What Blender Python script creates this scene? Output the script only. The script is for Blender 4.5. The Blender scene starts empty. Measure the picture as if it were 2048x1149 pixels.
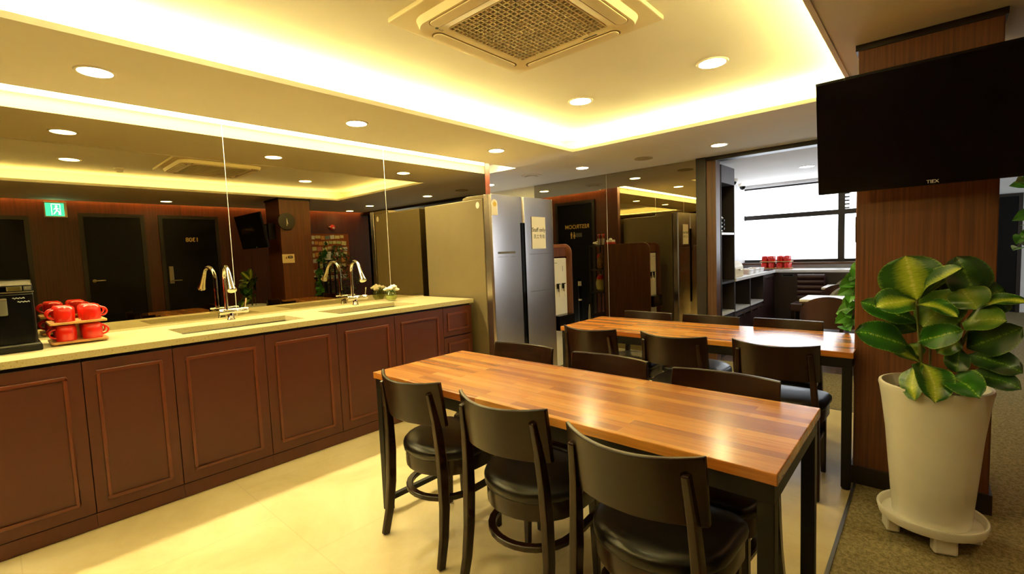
import bpy, bmesh, math, random
from mathutils import Vector, Matrix
random.seed(7)
scene = bpy.context.scene
COL = scene.collection
PI = math.pi

# ------------------------------------------------------------------ materials
def lin(c):
    return tuple(((v / 255) / 12.92 if v / 255 <= .04045 else ((v / 255 + .055) / 1.055) ** 2.4) for v in c) + (1.0,)

def new_mat(name):
    m = bpy.data.materials.new(name)
    m.use_nodes = True
    nt = m.node_tree
    b = nt.nodes['Principled BSDF']
    return m, nt, b

def N(nt, t, **kw):
    n = nt.nodes.new(t)
    for k, v in kw.items():
        if k in n.inputs:
            n.inputs[k].default_value = v
        else:
            setattr(n, k, v)
    return n

def ramp(nt, stops):
    r = nt.nodes.new('ShaderNodeValToRGB')
    e = r.color_ramp.elements
    e[0].position, e[0].color = stops[0]
    e[1].position, e[1].color = stops[-1]
    for p, c in stops[1:-1]:
        x = e.new(p)
        x.color = c
    return r

def coords(nt, kind='Object', scale=(1, 1, 1), rot=(0, 0, 0)):
    tc = N(nt, 'ShaderNodeTexCoord')
    mp = N(nt, 'ShaderNodeMapping')
    mp.inputs['Scale'].default_value = scale
    mp.inputs['Rotation'].default_value = rot
    nt.links.new(tc.outputs[kind], mp.inputs['Vector'])
    return mp.outputs['Vector']

def plain(name, rgb, rough=.5, metal=0.0, noise=0.0, nscale=8, bump=0.0, bscale=60, coat=0.0, spec=.5):
    """a surface colour with a little procedural unevenness"""
    m, nt, b = new_mat(name)
    c = lin(rgb)
    b.inputs['Roughness'].default_value = rough
    b.inputs['Metallic'].default_value = metal
    b.inputs['Specular IOR Level'].default_value = spec
    if coat:
        b.inputs['Coat Weight'].default_value = coat
        b.inputs['Coat Roughness'].default_value = .1
    v = coords(nt)
    n = N(nt, 'ShaderNodeTexNoise', Scale=nscale, Detail=4.0)
    nt.links.new(v, n.inputs['Vector'])
    k = max(noise, .03)
    lo = tuple(x * (1 - k) for x in c[:3]) + (1,)
    hi = tuple(min(1, x * (1 + k)) for x in c[:3]) + (1,)
    r = ramp(nt, [(.3, lo), (.7, hi)])
    nt.links.new(n.outputs['Fac'], r.inputs['Fac'])
    nt.links.new(r.outputs['Color'], b.inputs['Base Color'])
    if bump:
        n2 = N(nt, 'ShaderNodeTexNoise', Scale=bscale, Detail=3.0)
        nt.links.new(v, n2.inputs['Vector'])
        bp = N(nt, 'ShaderNodeBump', Strength=bump, Distance=.002)
        nt.links.new(n2.outputs['Fac'], bp.inputs['Height'])
        nt.links.new(bp.outputs['Normal'], b.inputs['Normal'])
    return m

def emit(name, rgb_lin, strength):
    m = bpy.data.materials.new(name)
    m.use_nodes = True
    nt = m.node_tree
    nt.nodes.remove(nt.nodes['Principled BSDF'])
    e = N(nt, 'ShaderNodeEmission', Color=tuple(rgb_lin) + (1,), Strength=strength)
    nt.links.new(e.outputs[0], nt.nodes['Material Output'].inputs['Surface'])
    return m

def wood(name, dark, light, scale, rough=.35, axis='z', coat=0.0, joints=None):
    """straight grained veneer: noise stretched along one axis"""
    m, nt, b = new_mat(name)
    s = {'z': (scale, scale, scale * .02), 'x': (scale * .03, scale, scale), 'y': (scale, scale * .03, scale)}[axis]
    v = coords(nt, scale=s)
    n = N(nt, 'ShaderNodeTexNoise', Scale=1.0, Detail=5.0, Roughness=.6)
    nt.links.new(v, n.inputs['Vector'])
    r = ramp(nt, [(.32, lin(dark)), (.5, tuple((a + c) / 2 for a, c in zip(lin(dark), lin(light)))), (.68, lin(light))])
    nt.links.new(n.outputs['Fac'], r.inputs['Fac'])
    out = r.outputs['Color']
    nt.links.new(out, b.inputs['Base Color'])
    b.inputs['Roughness'].default_value = rough
    if coat:
        b.inputs['Coat Weight'].default_value = coat
        b.inputs['Coat Roughness'].default_value = .15
    return m

M = {}
M['ceiling'] = plain('ceiling_paint', (236, 230, 214), .8, noise=.02, nscale=2)
M['ceiling_white'] = plain('ceiling_paint_white', (236, 232, 228), .8, noise=.02, nscale=2)
M['wall_white'] = plain('wall_paint_white', (226, 226, 226), .7)
M['veneer'] = wood('column_veneer', (72, 36, 18), (116, 66, 36), 90, .42)
M['redwood'] = wood('wall_veneer_redwood', (62, 24, 11), (96, 42, 19), 60, .45)
M['jamb'] = wood('jamb_wood', (62, 36, 18), (92, 58, 30), 60, .4)
M['darkframe'] = plain('dark_trim', (30, 20, 14), .4)
M['darkdoor'] = plain('dark_door_paint', (6, 5, 6), .45, spec=.18)
M['cabinet'] = plain('cabinet_foil_brown', (69, 26, 13), .42, noise=.05, bump=.05, bscale=300)
M['mould'] = plain('cabinet_moulding_brown', (92, 41, 23), .33)
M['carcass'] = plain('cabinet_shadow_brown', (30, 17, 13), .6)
M['steel'] = plain('brushed_steel', (196, 188, 184), .27, metal=1.0, noise=.04, nscale=3)
M['sinksteel'] = plain('sink_steel', (168, 165, 152), .36, metal=1.0, noise=.03)
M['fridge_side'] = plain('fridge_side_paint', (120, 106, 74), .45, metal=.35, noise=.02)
M['chrome'] = plain('chrome', (225, 222, 215), .06, metal=1.0)
M['satin'] = plain('satin_metal', (190, 180, 150), .3, metal=1.0)
M['blackplastic'] = plain('black_plastic', (4, 4, 7), .25, spec=.3)
M['blackgloss'] = plain('black_gloss', (4, 4, 6), .1, spec=.35)
M['greyplastic'] = plain('grey_plastic', (90, 88, 80), .35)
M['whiteplastic'] = plain('white_plastic', (240, 234, 218), .4)
M['frame_metal'] = plain('black_powder_coat', (9, 7, 6), .45, noise=.05, spec=.25)
M['chairwood'] = plain('dark_stained_wood', (30, 13, 7), .27, noise=.15, nscale=20, spec=.36)
M['leather'] = plain('black_leather', (11, 10, 11), .32, noise=.1, bump=.08, bscale=220)
M['brownleather'] = plain('brown_leather', (58, 30, 26), .42, noise=.1)
M['oliveleather'] = plain('olive_leather', (128, 118, 78), .45, noise=.1)
M['red'] = plain('red_glaze', (214, 34, 18), .22, coat=.3)
M['bamboo'] = wood('bamboo', (176, 122, 62), (214, 166, 98), 50, .45, 'y')
M['ceramic'] = plain('white_ceramic', (246, 243, 234), .28, noise=.02, coat=.2)
M['soil'] = plain('potting_soil', (58, 42, 22), .95, noise=.5, nscale=60, bump=.6, bscale=90)
M['stem'] = plain('plant_stem', (86, 92, 40), .6, noise=.2)
M['bark'] = plain('ficus_bark', (70, 52, 34), .8, noise=.2)
M['petal'] = plain('white_petal', (246, 240, 220), .6)
M['green'] = plain('leaf_green', (66, 108, 30), .5, noise=.3, nscale=30)
M['pothos'] = plain('pothos_green', (54, 118, 26), .42, noise=.35, nscale=14)
M['ficus'] = plain('ficus_green', (48, 84, 28), .5, noise=.4, nscale=20)
M['paper'] = plain('paper_white', (240, 234, 222), .8)
M['ink'] = plain('ink_black', (34, 32, 34), .7)
M['cork'] = plain('cork_board', (150, 74, 30), .85, noise=.2, nscale=80)
M['gold'] = plain('brass_letters', (226, 190, 110), .4, metal=.3)
M['silver_text'] = plain('grey_letters', (190, 190, 196), .4)
M['alarmred'] = plain('alarm_red', (200, 40, 26), .4)
M['white_table'] = plain('white_laminate', (240, 238, 236), .3)
M['outlet'] = plain('dark_vent_plate', (60, 60, 70), .5)
M['cream'] = plain('cream_enamel', (238, 218, 168), .4)
M['pink'] = plain('pink_wrap', (232, 120, 110), .6)
M['lidgrey'] = plain('alu_threshold', (150, 148, 142), .35, metal=.9)
M['binbag'] = plain('pale_green_bag', (190, 180, 100), .5, noise=.2, nscale=12)

M['acplastic'] = plain('air_conditioner_plastic', (234, 219, 180), .45)
M['wall_cream'] = plain('wall_paint_cream', (240, 228, 184), .7)
# mirror: bronze tinted glass
m, nt, b = new_mat('bronze_mirror')
b.inputs['Base Color'].default_value = (.38, .33, .21, 1)
b.inputs['Metallic'].default_value = 1
b.inputs['Roughness'].default_value = 0.0
M['mirror'] = m

# clear glass panes: mostly see-through with a faint reflection
m = bpy.data.materials.new('window_glass'); m.use_nodes = True; nt = m.node_tree
nt.nodes.remove(nt.nodes['Principled BSDF'])
t = N(nt, 'ShaderNodeBsdfTransparent'); g = N(nt, 'ShaderNodeBsdfGlossy', Roughness=.02)
mx = N(nt, 'ShaderNodeMixShader', Fac=.06)
nt.links.new(t.outputs[0], mx.inputs[1]); nt.links.new(g.outputs[0], mx.inputs[2])
nt.links.new(mx.outputs[0], nt.nodes['Material Output'].inputs['Surface'])
M['glass'] = m
m = bpy.data.materials.new('vase_glass'); m.use_nodes = True; nt = m.node_tree
nt.nodes.remove(nt.nodes['Principled BSDF'])
t = N(nt, 'ShaderNodeBsdfTransparent', Color=(.9, .95, .82, 1)); g = N(nt, 'ShaderNodeBsdfGlossy', Roughness=.05)
fr = N(nt, 'ShaderNodeLayerWeight', Blend=.35)
mx = N(nt, 'ShaderNodeMixShader')
mx.inputs[0].default_value = .12
nt.links.new(t.outputs[0], mx.inputs[1]); nt.links.new(g.outputs[0], mx.inputs[2])
nt.links.new(mx.outputs[0], nt.nodes['Material Output'].inputs['Surface'])
M['vaseglass'] = m

# marble-look floor tiles with very faint joints
m, nt, b = new_mat('floor_marble_tiles')
v = coords(nt)
n1 = N(nt, 'ShaderNodeTexNoise', Scale=1.9, Detail=6.0, Roughness=.62, Distortion=.6)
nt.links.new(v, n1.inputs['Vector'])
r1 = ramp(nt, [(.28, lin((200, 180, 132))), (.5, lin((217, 199, 152))), (.72, lin((230, 214, 172)))])
nt.links.new(n1.outputs['Fac'], r1.inputs['Fac'])
br = N(nt, 'ShaderNodeTexBrick', Scale=1.0)
br.offset = 0.5
br.inputs['Brick Width'].default_value = .9; br.inputs['Row Height'].default_value = .9
br.inputs['Mortar Size'].default_value = .003
br.inputs['Color1'].default_value = (1, 1, 1, 1); br.inputs['Color2'].default_value = (.975, .975, .97, 1)
br.inputs['Mortar'].default_value = (.90, .885, .86, 1)
nt.links.new(v, br.inputs['Vector'])
mu = N(nt, 'ShaderNodeMixRGB', blend_type='MULTIPLY'); mu.inputs['Fac'].default_value = 1
nt.links.new(r1.outputs['Color'], mu.inputs['Color1']); nt.links.new(br.outputs['Color'], mu.inputs['Color2'])
nt.links.new(mu.outputs['Color'], b.inputs['Base Color'])
b.inputs['Roughness'].default_value = .3
M['marble'] = m

def carpet(name, a, c, sc=220):
    m, nt, b = new_mat(name)
    v = coords(nt)
    n1 = N(nt, 'ShaderNodeTexNoise', Scale=sc, Detail=3.0); n2 = N(nt, 'ShaderNodeTexNoise', Scale=60.0, Detail=4.0)
    nt.links.new(v, n1.inputs['Vector']); nt.links.new(v, n2.inputs['Vector'])
    ad = N(nt, 'ShaderNodeMath', operation='ADD')
    nt.links.new(n1.outputs['Fac'], ad.inputs[0]); nt.links.new(n2.outputs['Fac'], ad.inputs[1])
    r = ramp(nt, [(.42, lin(a)), (.58, lin(c))])
    dv = N(nt, 'ShaderNodeMath', operation='MULTIPLY'); dv.inputs[1].default_value = .5
    nt.links.new(ad.outputs[0], dv.inputs[0]); nt.links.new(dv.outputs[0], r.inputs['Fac'])
    nt.links.new(r.outputs['Color'], b.inputs['Base Color'])
    bp = N(nt, 'ShaderNodeBump', Strength=.5, Distance=.004)
    nt.links.new(n1.outputs['Fac'], bp.inputs['Height']); nt.links.new(bp.outputs['Normal'], b.inputs['Normal'])
    b.inputs['Roughness'].default_value = .95; b.inputs['Specular IOR Level'].default_value = .1
    return m
M['carpet'] = carpet('carpet_olive_grey', (106, 96, 68), (146, 134, 100))
M['carpet_pass'] = carpet('carpet_olive', (120, 108, 72), (150, 138, 98))
M['tile_dark'] = plain('floor_glossy_brown', (96, 78, 70), .22, noise=.15, nscale=3)

# butcher block: long staves along x with varied tones
m, nt, b = new_mat('butcher_block_top')
v = coords(nt)
br = N(nt, 'ShaderNodeTexBrick', Scale=1.0)
br.offset = .37; br.offset_frequency = 2; br.squash = 1.0
br.inputs['Brick Width'].default_value = .46; br.inputs['Row Height'].default_value = .0407
br.inputs['Mortar Size'].default_value = 0.0; br.inputs['Bias'].default_value = 0
br.inputs['Color1'].default_value = (0, 0, 0, 1); br.inputs['Color2'].default_value = (1, 1, 1, 1)
nt.links.new(v, br.inputs['Vector'])
tc = coords(nt, scale=(4, 90, 90))
gn = N(nt, 'ShaderNodeTexNoise', Scale=1.0, Detail=4.0, Roughness=.6)
nt.links.new(tc, gn.inputs['Vector'])
r0 = ramp(nt, [(0, lin((156, 88, 34))), (.35, lin((186, 116, 46))), (.7, lin((206, 136, 58))), (1, lin((220, 156, 76)))])
nt.links.new(br.outputs['Color'], r0.inputs['Fac'])
gr = ramp(nt, [(.3, (.74, .70, .66, 1)), (.65, (1.06, 1.04, 1.02, 1))])
nt.links.new(gn.outputs['Fac'], gr.inputs['Fac'])
mu = N(nt, 'ShaderNodeMixRGB', blend_type='MULTIPLY'); mu.inputs['Fac'].default_value = 1
nt.links.new(r0.outputs['Color'], mu.inputs['Color1']); nt.links.new(gr.outputs['Color'], mu.inputs['Color2'])
nt.links.new(mu.outputs['Color'], b.inputs['Base Color'])
b.inputs['Roughness'].default_value = .27
b.inputs['Coat Weight'].default_value = .35; b.inputs['Coat Roughness'].default_value = .17
M['butcher'] = m

# quartz countertop
m, nt, b = new_mat('quartz_counter')
v = coords(nt)
vo = N(nt, 'ShaderNodeTexNoise', Scale=160.0, Detail=2.0)
nt.links.new(v, vo.inputs['Vector'])
r = ramp(nt, [(.30, lin((166, 142, 88))), (.38, lin((198, 184, 138))), (.8, lin((208, 196, 152)))])
nt.links.new(vo.outputs['Fac'], r.inputs['Fac']); nt.links.new(r.outputs['Color'], b.inputs['Base Color'])
b.inputs['Roughness'].default_value = .28
M['quartz'] = m

# rubber plant leaves: colour across the blade from the UV (u across, v along)
def leafmat(name, mid, edge, rim, vein, bright):
    m, nt, b = new_mat(name)
    uv = N(nt, 'ShaderNodeTexCoord')
    sp = N(nt, 'ShaderNodeSeparateXYZ')
    nt.links.new(uv.outputs['UV'], sp.inputs[0])
    a = N(nt, 'ShaderNodeMath', operation='SUBTRACT'); a.inputs[1].default_value = .5
    nt.links.new(sp.outputs['X'], a.inputs[0])
    ab = N(nt, 'ShaderNodeMath', operation='ABSOLUTE'); nt.links.new(a.outputs[0], ab.inputs[0])
    w = N(nt, 'ShaderNodeTexNoise', Scale=9.0, Detail=4.0)
    mp = N(nt, 'ShaderNodeMapping'); mp.inputs['Scale'].default_value = (.8, 5, 1)
    nt.links.new(uv.outputs['UV'], mp.inputs['Vector']); nt.links.new(mp.outputs[0], w.inputs['Vector'])
    ms = N(nt, 'ShaderNodeMath', operation='MULTIPLY_ADD'); ms.inputs[1].default_value = .26; ms.inputs[2].default_value = -.13
    nt.links.new(w.outputs['Fac'], ms.inputs[0])
    ad = N(nt, 'ShaderNodeMath', operation='ADD'); nt.links.new(ab.outputs[0], ad.inputs[0]); nt.links.new(ms.outputs[0], ad.inputs[1])
    r = ramp(nt, [(0.0, lin(vein)), (.035, lin(mid)), (.04 + bright, lin(mid)), (.26 + bright, lin(edge)), (.455, lin(edge)), (.5, lin(rim))])
    nt.links.new(ad.outputs[0], r.inputs['Fac'])
    nt.links.new(r.outputs['Color'], b.inputs['Base Color'])
    b.inputs['Roughness'].default_value = .3
    b.inputs['Specular IOR Level'].default_value = .35
    b.inputs['Subsurface Weight'].default_value = 0.0
    return m
M['leafA'] = leafmat('leaf_variegated', (166, 184, 58), (30, 76, 20), (110, 140, 60), (205, 210, 110), .015)
M['leafB'] = leafmat('leaf_green_plain', (46, 102, 22), (28, 78, 20), (110, 140, 56), (140, 165, 66), .0)
M['leafC'] = leafmat('leaf_dark', (46, 82, 26), (22, 50, 18), (70, 96, 40), (100, 124, 50), .0)
M['leafD'] = leafmat('leaf_olive', (112, 134, 44), (60, 96, 28), (110, 130, 56), (150, 165, 76), .04)

WARM = (1.0, .78, .34)
M['lamp'] = emit('downlight_glow', (1.0, .85, .40), 105)
M['lampdim'] = emit('downlight_glow_dim', (1.0, .85, .40), 55)
M['lampcool'] = emit('downlight_glow_dining', (1.0, .95, .85), 20)
M['led'] = emit('cove_led', (1.0, .84, .32), 112)
M['ledslot'] = emit('slot_led', (1.0, .86, .45), 60)
M['ledorange'] = emit('wallwash_led', (1.0, .55, .15), 30)
M['exitgreen'] = emit('exit_sign_green', (.06, .9, .5), 3.0)
M['exitwhite'] = emit('exit_sign_white', (.9, 1, .98), 9)
M['screen'] = plain('tv_screen', (5, 5, 7), .12, spec=.35)

# ------------------------------------------------------------------ geometry helpers
def world_off(parent):
    o = Vector((0, 0, 0))
    p = parent
    while p is not None:
        o += p.location
        p = p.parent
    return o

class MB:
    def __init__(self):
        self.v, self.f, self.uv = [], [], None

    def add(self, vs, fs):
        k = len(self.v)
        self.v += [tuple(p) for p in vs]
        self.f += [tuple(i + k for i in f) for f in fs]
        return self

    def box(self, x0, x1, y0, y1, z0, z1):
        vs = [(x0, y0, z0), (x1, y0, z0), (x1, y1, z0), (x0, y1, z0), (x0, y0, z1), (x1, y0, z1), (x1, y1, z1), (x0, y1, z1)]
        return self.add(vs, [(0, 3, 2, 1), (4, 5, 6, 7), (0, 1, 5, 4), (1, 2, 6, 5), (2, 3, 7, 6), (3, 0, 4, 7)])

    def prism(self, poly, axis, a0, a1):
        """poly: counter-clockwise 2-D outline, extruded along axis ('x': poly is y,z; 'y': x,z; 'z': x,y)"""
        def P(p, a):
            return {'x': (a, p[0], p[1]), 'y': (p[0], a, p[1]), 'z': (p[0], p[1], a)}[axis]
        n = len(poly)
        vs = [P(p, a0) for p in poly] + [P(p, a1) for p in poly]
        fs = [tuple(range(n - 1, -1, -1)), tuple(range(n, 2 * n))]
        fs += [(i, (i + 1) % n, n + (i + 1) % n, n + i) for i in range(n)]
        return self.add(vs, fs)

    def tube(self, pts, r, n=12, closed=False, flat=1.0):
        pts = [Vector(p) for p in pts]
        m = len(pts)
        rr = r if isinstance(r, (list, tuple)) else [r] * m
        vs, up = [], None
        for i, p in enumerate(pts):
            if closed:
                t = (pts[(i + 1) % m] - pts[i - 1]).normalized()
            else:
                t = (pts[min(i + 1, m - 1)] - pts[max(i - 1, 0)]).normalized()
            if up is None:
                up = Vector((0, 0, 1)) if abs(t.z) < .9 else Vector((0, 1, 0))
            u = (up - t * up.dot(t)).normalized()
            w = t.cross(u)
            up = u
            for k in range(n):
                a = 2 * PI * k / n
                vs.append(p + u * math.cos(a) * rr[i] * flat + w * math.sin(a) * rr[i])
        fs = []
        for i in range(m if closed else m - 1):
            j = (i + 1) % m
            fs += [(i * n + k, i * n + (k + 1) % n, j * n + (k + 1) % n, j * n + k) for k in range(n)]
        if not closed:
            fs += [tuple(range(n - 1, -1, -1)), tuple((m - 1) * n + k for k in range(n))]
        return self.add(vs, fs)

    def bar(self, pts, w, d, side=(1, 0, 0)):
        """rectangular bar along pts; w along side, d across; sizes may be lists"""
        pts = [Vector(p) for p in pts]
        m = len(pts)
        W = w if isinstance(w, list) else [w] * m
        D = d if isinstance(d, list) else [d] * m
        vs = []
        for i, p in enumerate(pts):
            t = (pts[min(i + 1, m - 1)] - pts[max(i - 1, 0)]).normalized()
            s = Vector(side); s = (s - t * s.dot(t)).normalized()
            q = t.cross(s)
            for a, c in ((-1, -1), (1, -1), (1, 1), (-1, 1)):
                vs.append(p + s * a * W[i] / 2 + q * c * D[i] / 2)
        fs = [(3, 2, 1, 0), tuple((m - 1) * 4 + k for k in range(4))]
        for i in range(m - 1):
            fs += [(i * 4 + k, i * 4 + (k + 1) % 4, i * 4 + 4 + (k + 1) % 4, i * 4 + 4 + k) for k in range(4)]
        return self.add(vs, fs)

    def lathe(self, prof, c=(0, 0, 0), n=32, axis='z', caps=True):
        """prof: (r, h) list; revolved about axis through c"""
        vs, fs = [], []
        for r, h in prof:
            for k in range(n):
                a = 2 * PI * k / n
                p = {'z': (r * math.cos(a), r * math.sin(a), h), 'y': (r * math.sin(a), h, r * math.cos(a)), 'x': (h, r * math.cos(a), r * math.sin(a))}[axis]
                vs.append((p[0] + c[0], p[1] + c[1], p[2] + c[2]))
        for i in range(len(prof) - 1):
            fs += [(i * n + k, i * n + (k + 1) % n, (i + 1) * n + (k + 1) % n, (i + 1) * n + k) for k in range(n)]
        if caps:
            if prof[0][0] > 1e-6:
                fs.append(tuple(range(n - 1, -1, -1)))
            if prof[-1][0] > 1e-6:
                fs.append(tuple((len(prof) - 1) * n + k for k in range(n)))
        return self.add(vs, fs)

    def ball(self, c, r, n=12, sz=1.0):
        pr = [(max(1e-5, r * math.sin(PI * i / 8)), -r * sz * math.cos(PI * i / 8)) for i in range(9)]
        return self.lathe(pr, c, n)

    def build(self, name, mat, parent=None, smooth=False, bevel=0, seg=2, kind=None, world=True, angle=40):
        off = world_off(parent) if (parent is not None and world) else Vector((0, 0, 0))
        me = bpy.data.meshes.new(name)
        me.from_pydata([tuple(Vector(p) - off) for p in self.v], [], self.f)
        bm = bmesh.new(); bm.from_mesh(me)
        bmesh.ops.remove_doubles(bm, verts=bm.verts, dist=1e-6)
        bmesh.ops.recalc_face_normals(bm, faces=bm.faces)
        bm.to_mesh(me); bm.free()
        if mat is not None:
            me.materials.append(mat)
        if smooth:
            for p in me.polygons:
                p.use_smooth = True
            me.set_sharp_from_angle(angle=math.radians(angle))
        o = bpy.data.objects.new(name, me)
        COL.objects.link(o)
        if parent is not None:
            o.parent = parent
        if bevel:
            b = o.modifiers.new('bevel', 'BEVEL')
            b.width = bevel; b.segments = seg; b.limit_method = 'ANGLE'; b.angle_limit = math.radians(40)
            b.harden_normals = False
        if kind:
            o['kind'] = kind
        return o

def tag(o, label, cat, group=None):
    o['label'] = label
    o['category'] = cat
    if group:
        o['group'] = group
    return o

def thing(name, label, cat, loc=(0, 0, 0), group=None):
    o = bpy.data.objects.new(name, None)
    o.empty_display_size = .1
    COL.objects.link(o)
    o.location = loc
    return tag(o, label, cat, group)

def dup(root, loc, rotz=0, label=None, group=None):
    def cp(o, parent):
        c = o.copy()
        COL.objects.link(c)
        c.parent = parent
        for ch in [x for x in bpy.data.objects if x.parent == o]:
            cp(ch, c)
        return c
    c = cp(root, None)
    c.location = loc
    c.rotation_euler = (0, 0, rotz)
    if label: c['label'] = label
    if group: c['group'] = group
    return c

def text_mesh(name, s, size, mat, parent, origin, right, up, ext=.001, align='CENTER', bold=0.0, shear=0.0):
    """flat lettering as a mesh: origin is the centre of the baseline box, right/up the reading directions"""
    cu = bpy.data.curves.new(name, 'FONT')
    cu.body = s; cu.size = size; cu.align_x = align; cu.align_y = 'CENTER'; cu.extrude = ext; cu.offset = bold; cu.shear = shear
    tmp = bpy.data.objects.new(name + '_tmp', cu)
    COL.objects.link(tmp)
    dg = bpy.context.evaluated_depsgraph_get()
    me = bpy.data.meshes.new_from_object(tmp.evaluated_get(dg))
    bpy.data.objects.remove(tmp); bpy.data.curves.remove(cu)
    r = Vector(right).normalized(); u = Vector(up).normalized(); n = r.cross(u)
    R = Matrix((r, u, n)).transposed().to_4x4()
    off = world_off(parent) if parent is not None else Vector((0, 0, 0))
    me.transform(Matrix.Translation(Vector(origin) - off) @ R)
    me.materials.clear(); me.materials.append(mat)
    me.name = name
    o = bpy.data.objects.new(name, me)
    COL.objects.link(o)
    o.parent = parent
    return o

def struct(name, mb, mat, **kw):
    return mb.build(name, mat, kind='structure', **kw)

def rounded(x0, x1, y0, y1, r, n=6):
    pts = []
    for cx, cy, a0 in ((x1 - r, y0 + r, -90), (x1 - r, y1 - r, 0), (x0 + r, y1 - r, 90), (x0 + r, y0 + r, 180)):
        for k in range(n + 1):
            a = math.radians(a0 + 90 * k / n)
            pts.append((cx + r * math.cos(a), cy + r * math.sin(a)))
    return pts

# ------------------------------------------------------------------ the room
CZ = 2.302          # low ceiling
UZ = 2.46           # raised ceiling
RX = 5.33           # wall with the doors
# floors
struct('floor', MB().box(-.02, 3.575, -2.6, 4.32, -.06, 0), M['marble'])
struct('floor_carpet', MB().box(3.587, 9, -2.6, 11.6, -.06, .002).box(-3.1, 3.587, 4.325, 5.5, -.06, .002), M['carpet'])
struct('floor_dining', MB().box(1.2, 3.587, 5.5, 8.9, -.06, .001), M['tile_dark'])
struct('floor_threshold', MB().box(3.574, 3.588, -2.6, 3.04, -.03, .006).box(0, 3.588, 4.316, 4.33, -.03, .006), M['lidgrey'])
# low ceiling with the raised bay, the light slot by the mirror and wall-wash gaps
HX0, HX1, HY0, HY1 = 1.194, 3.457, -1.7, 3.96
SX, SY = .243, 4.19
T = .022
c = MB()
c.box(SX, HX0, -2.6, 5.6, CZ, CZ + T)
c.box(HX1, RX - .10, -2.6, 5.6, CZ, CZ + T)
c.box(HX0, HX1, -2.6, HY0, CZ, CZ + T)
c.box(HX0, HX1, HY1, 5.6, CZ, CZ + T)
c.box(-.25, SX, SY, 5.6, CZ, CZ + T)
c.box(-3.1, -.25, 4.10, 5.6, CZ, CZ + T)
struct('ceiling', c, M['ceiling'])
struct('ceiling_dining', MB().box(1.2, 9, 5.6, 11.7, CZ, CZ + T), M['ceiling_white'])
c = MB().box(HX0 - .3, HX1 + .3, HY0 - .3, HY1 + .3, UZ, UZ + .05)
for b_ in ((HX0 - .3, HX0 - .25, HY0 - .3, HY1 + .3), (HX1 + .25, HX1 + .3, HY0 - .3, HY1 + .3), (HX0 - .3, HX1 + .3, HY0 - .3, HY0 - .25), (HX0 - .3, HX1 + .3, HY1 + .25, HY1 + .3)):
    c.box(b_[0], b_[1], b_[2], b_[3], CZ + T, UZ)
struct('ceiling_raised', c, M['ceiling'])
# thin trim line round the raised bay
w_ = .022
struct('trim_1', MB().box(HX0 - w_, HX0, HY0 - w_, HY1 + w_, CZ - .007, CZ + .0).box(HX1, HX1 + w_, HY0 - w_, HY1 + w_, CZ - .007, CZ)
       .box(HX0, HX1, HY1, HY1 + w_, CZ - .007, CZ).box(HX0, HX1, HY0 - w_, HY0, CZ - .007, CZ), M['ceiling'])
# hollow above the light slot and the wall-wash gaps
H = .095
struct('ceiling_slot', MB().box(-.25, SX + .02, -2.6, SY + .02, CZ + H, CZ + H + .03).box(SX, SX + .02, -2.6, SY, CZ + T, CZ + H)
       .box(-.25, SX, SY, SY + .02, CZ + T, CZ + H), M['ceiling'])
struct('ceiling_washgap', MB().box(RX - .12, RX, -2.6, 5.76, CZ + .10, CZ + .13).box(RX - .12, RX - .10, -2.6, 5.76, CZ + T, CZ + .10)
       .box(-3.1, -.25, 4.0, 4.12, CZ + .10, CZ + .13).box(-3.1, -.25, 4.10, 4.12, CZ + T, CZ + .10), M['ceiling'])

# walls
struct('wall_counter', MB().box(-.12, -.008, -2.6, 3.94, 0, CZ + H), M['redwood'])
struct('wall_hall', MB().box(-3.1, -.008, 3.94, 4.0, 0, CZ + .1).box(-.008, 0.0, 3.925, 4.0, 0, CZ + H), M['redwood'])
struct('wall_hallend', MB().box(-3.2, -3.1, 3.9, 5.6, 0, CZ), M['wall_white'])
struct('wall_far', MB().box(-3.1, 1.856, 5.508, 5.62, 0, CZ), M['wall_cream'])
struct('wall_right', MB().box(RX, RX + .12, -2.6, 5.76, 0, CZ + .1), M['redwood'])
struct('wall_back', MB().box(-.12, RX + .12, -2.72, -2.6, 0, CZ + .1), M['redwood'])
struct('wall_dining', MB().box(1.33, 1.45, 5.62, 8.87, 0, CZ), M['wall_white'])
WY = 8.75
struct('wall_window', MB().box(1.33, 4.1, WY, WY + .14, 0, .99).box(1.33, 4.1, WY, WY + .14, 2.255, CZ).box(3.95, 4.1, WY, WY + .14, .99, 2.255).box(1.33, 1.40, WY, WY + .14, .99, 2.255), M['wall_white'])
struct('wall_end', MB().box(4.0, 9, 11.4, 11.55, 0, CZ), M['wall_white'])
struct('wall_corner', MB().box(3.98, 4.1, WY, 11.5, 0, CZ), M['wall_white'])
struct('wall_lounge', MB().box(8.4, 8.55, 5.5, 11.55, 0, .7).box(8.4, 8.55, 5.5, 11.55, 2.1, CZ).box(8.4, 8.55, 5.5, 6.3, .7, 2.1).box(8.4, 8.55, 9.4, 11.55, .7, 2.1), M['wall_white'])
struct('wall_loungeside', MB().box(RX, 8.55, 5.64, 5.76, 0, CZ), M['wall_white'])
# dark jamb and beam of the opening to the dining corner
struct('trim_2', MB().box(1.856, 1.966, 5.44, 5.62, 0, CZ), M['darkframe'], bevel=.003)
struct('trim_3', MB().box(1.966, 2.07, 5.46, 5.60, 0, CZ - .03), M['jamb'], bevel=.003)
struct('trim_4', MB().box(1.966, RX, 5.46, 5.60, CZ - .045, CZ), M['darkframe'])
# baseboards
struct('baseboard_right', MB().box(RX - .012, RX, -2.6, .13, 0, .09).box(RX - .012, RX, .46, .93, 0, .09).box(RX - .012, RX, 2.75, 5.7, 0, .09), M['darkframe'])

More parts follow.
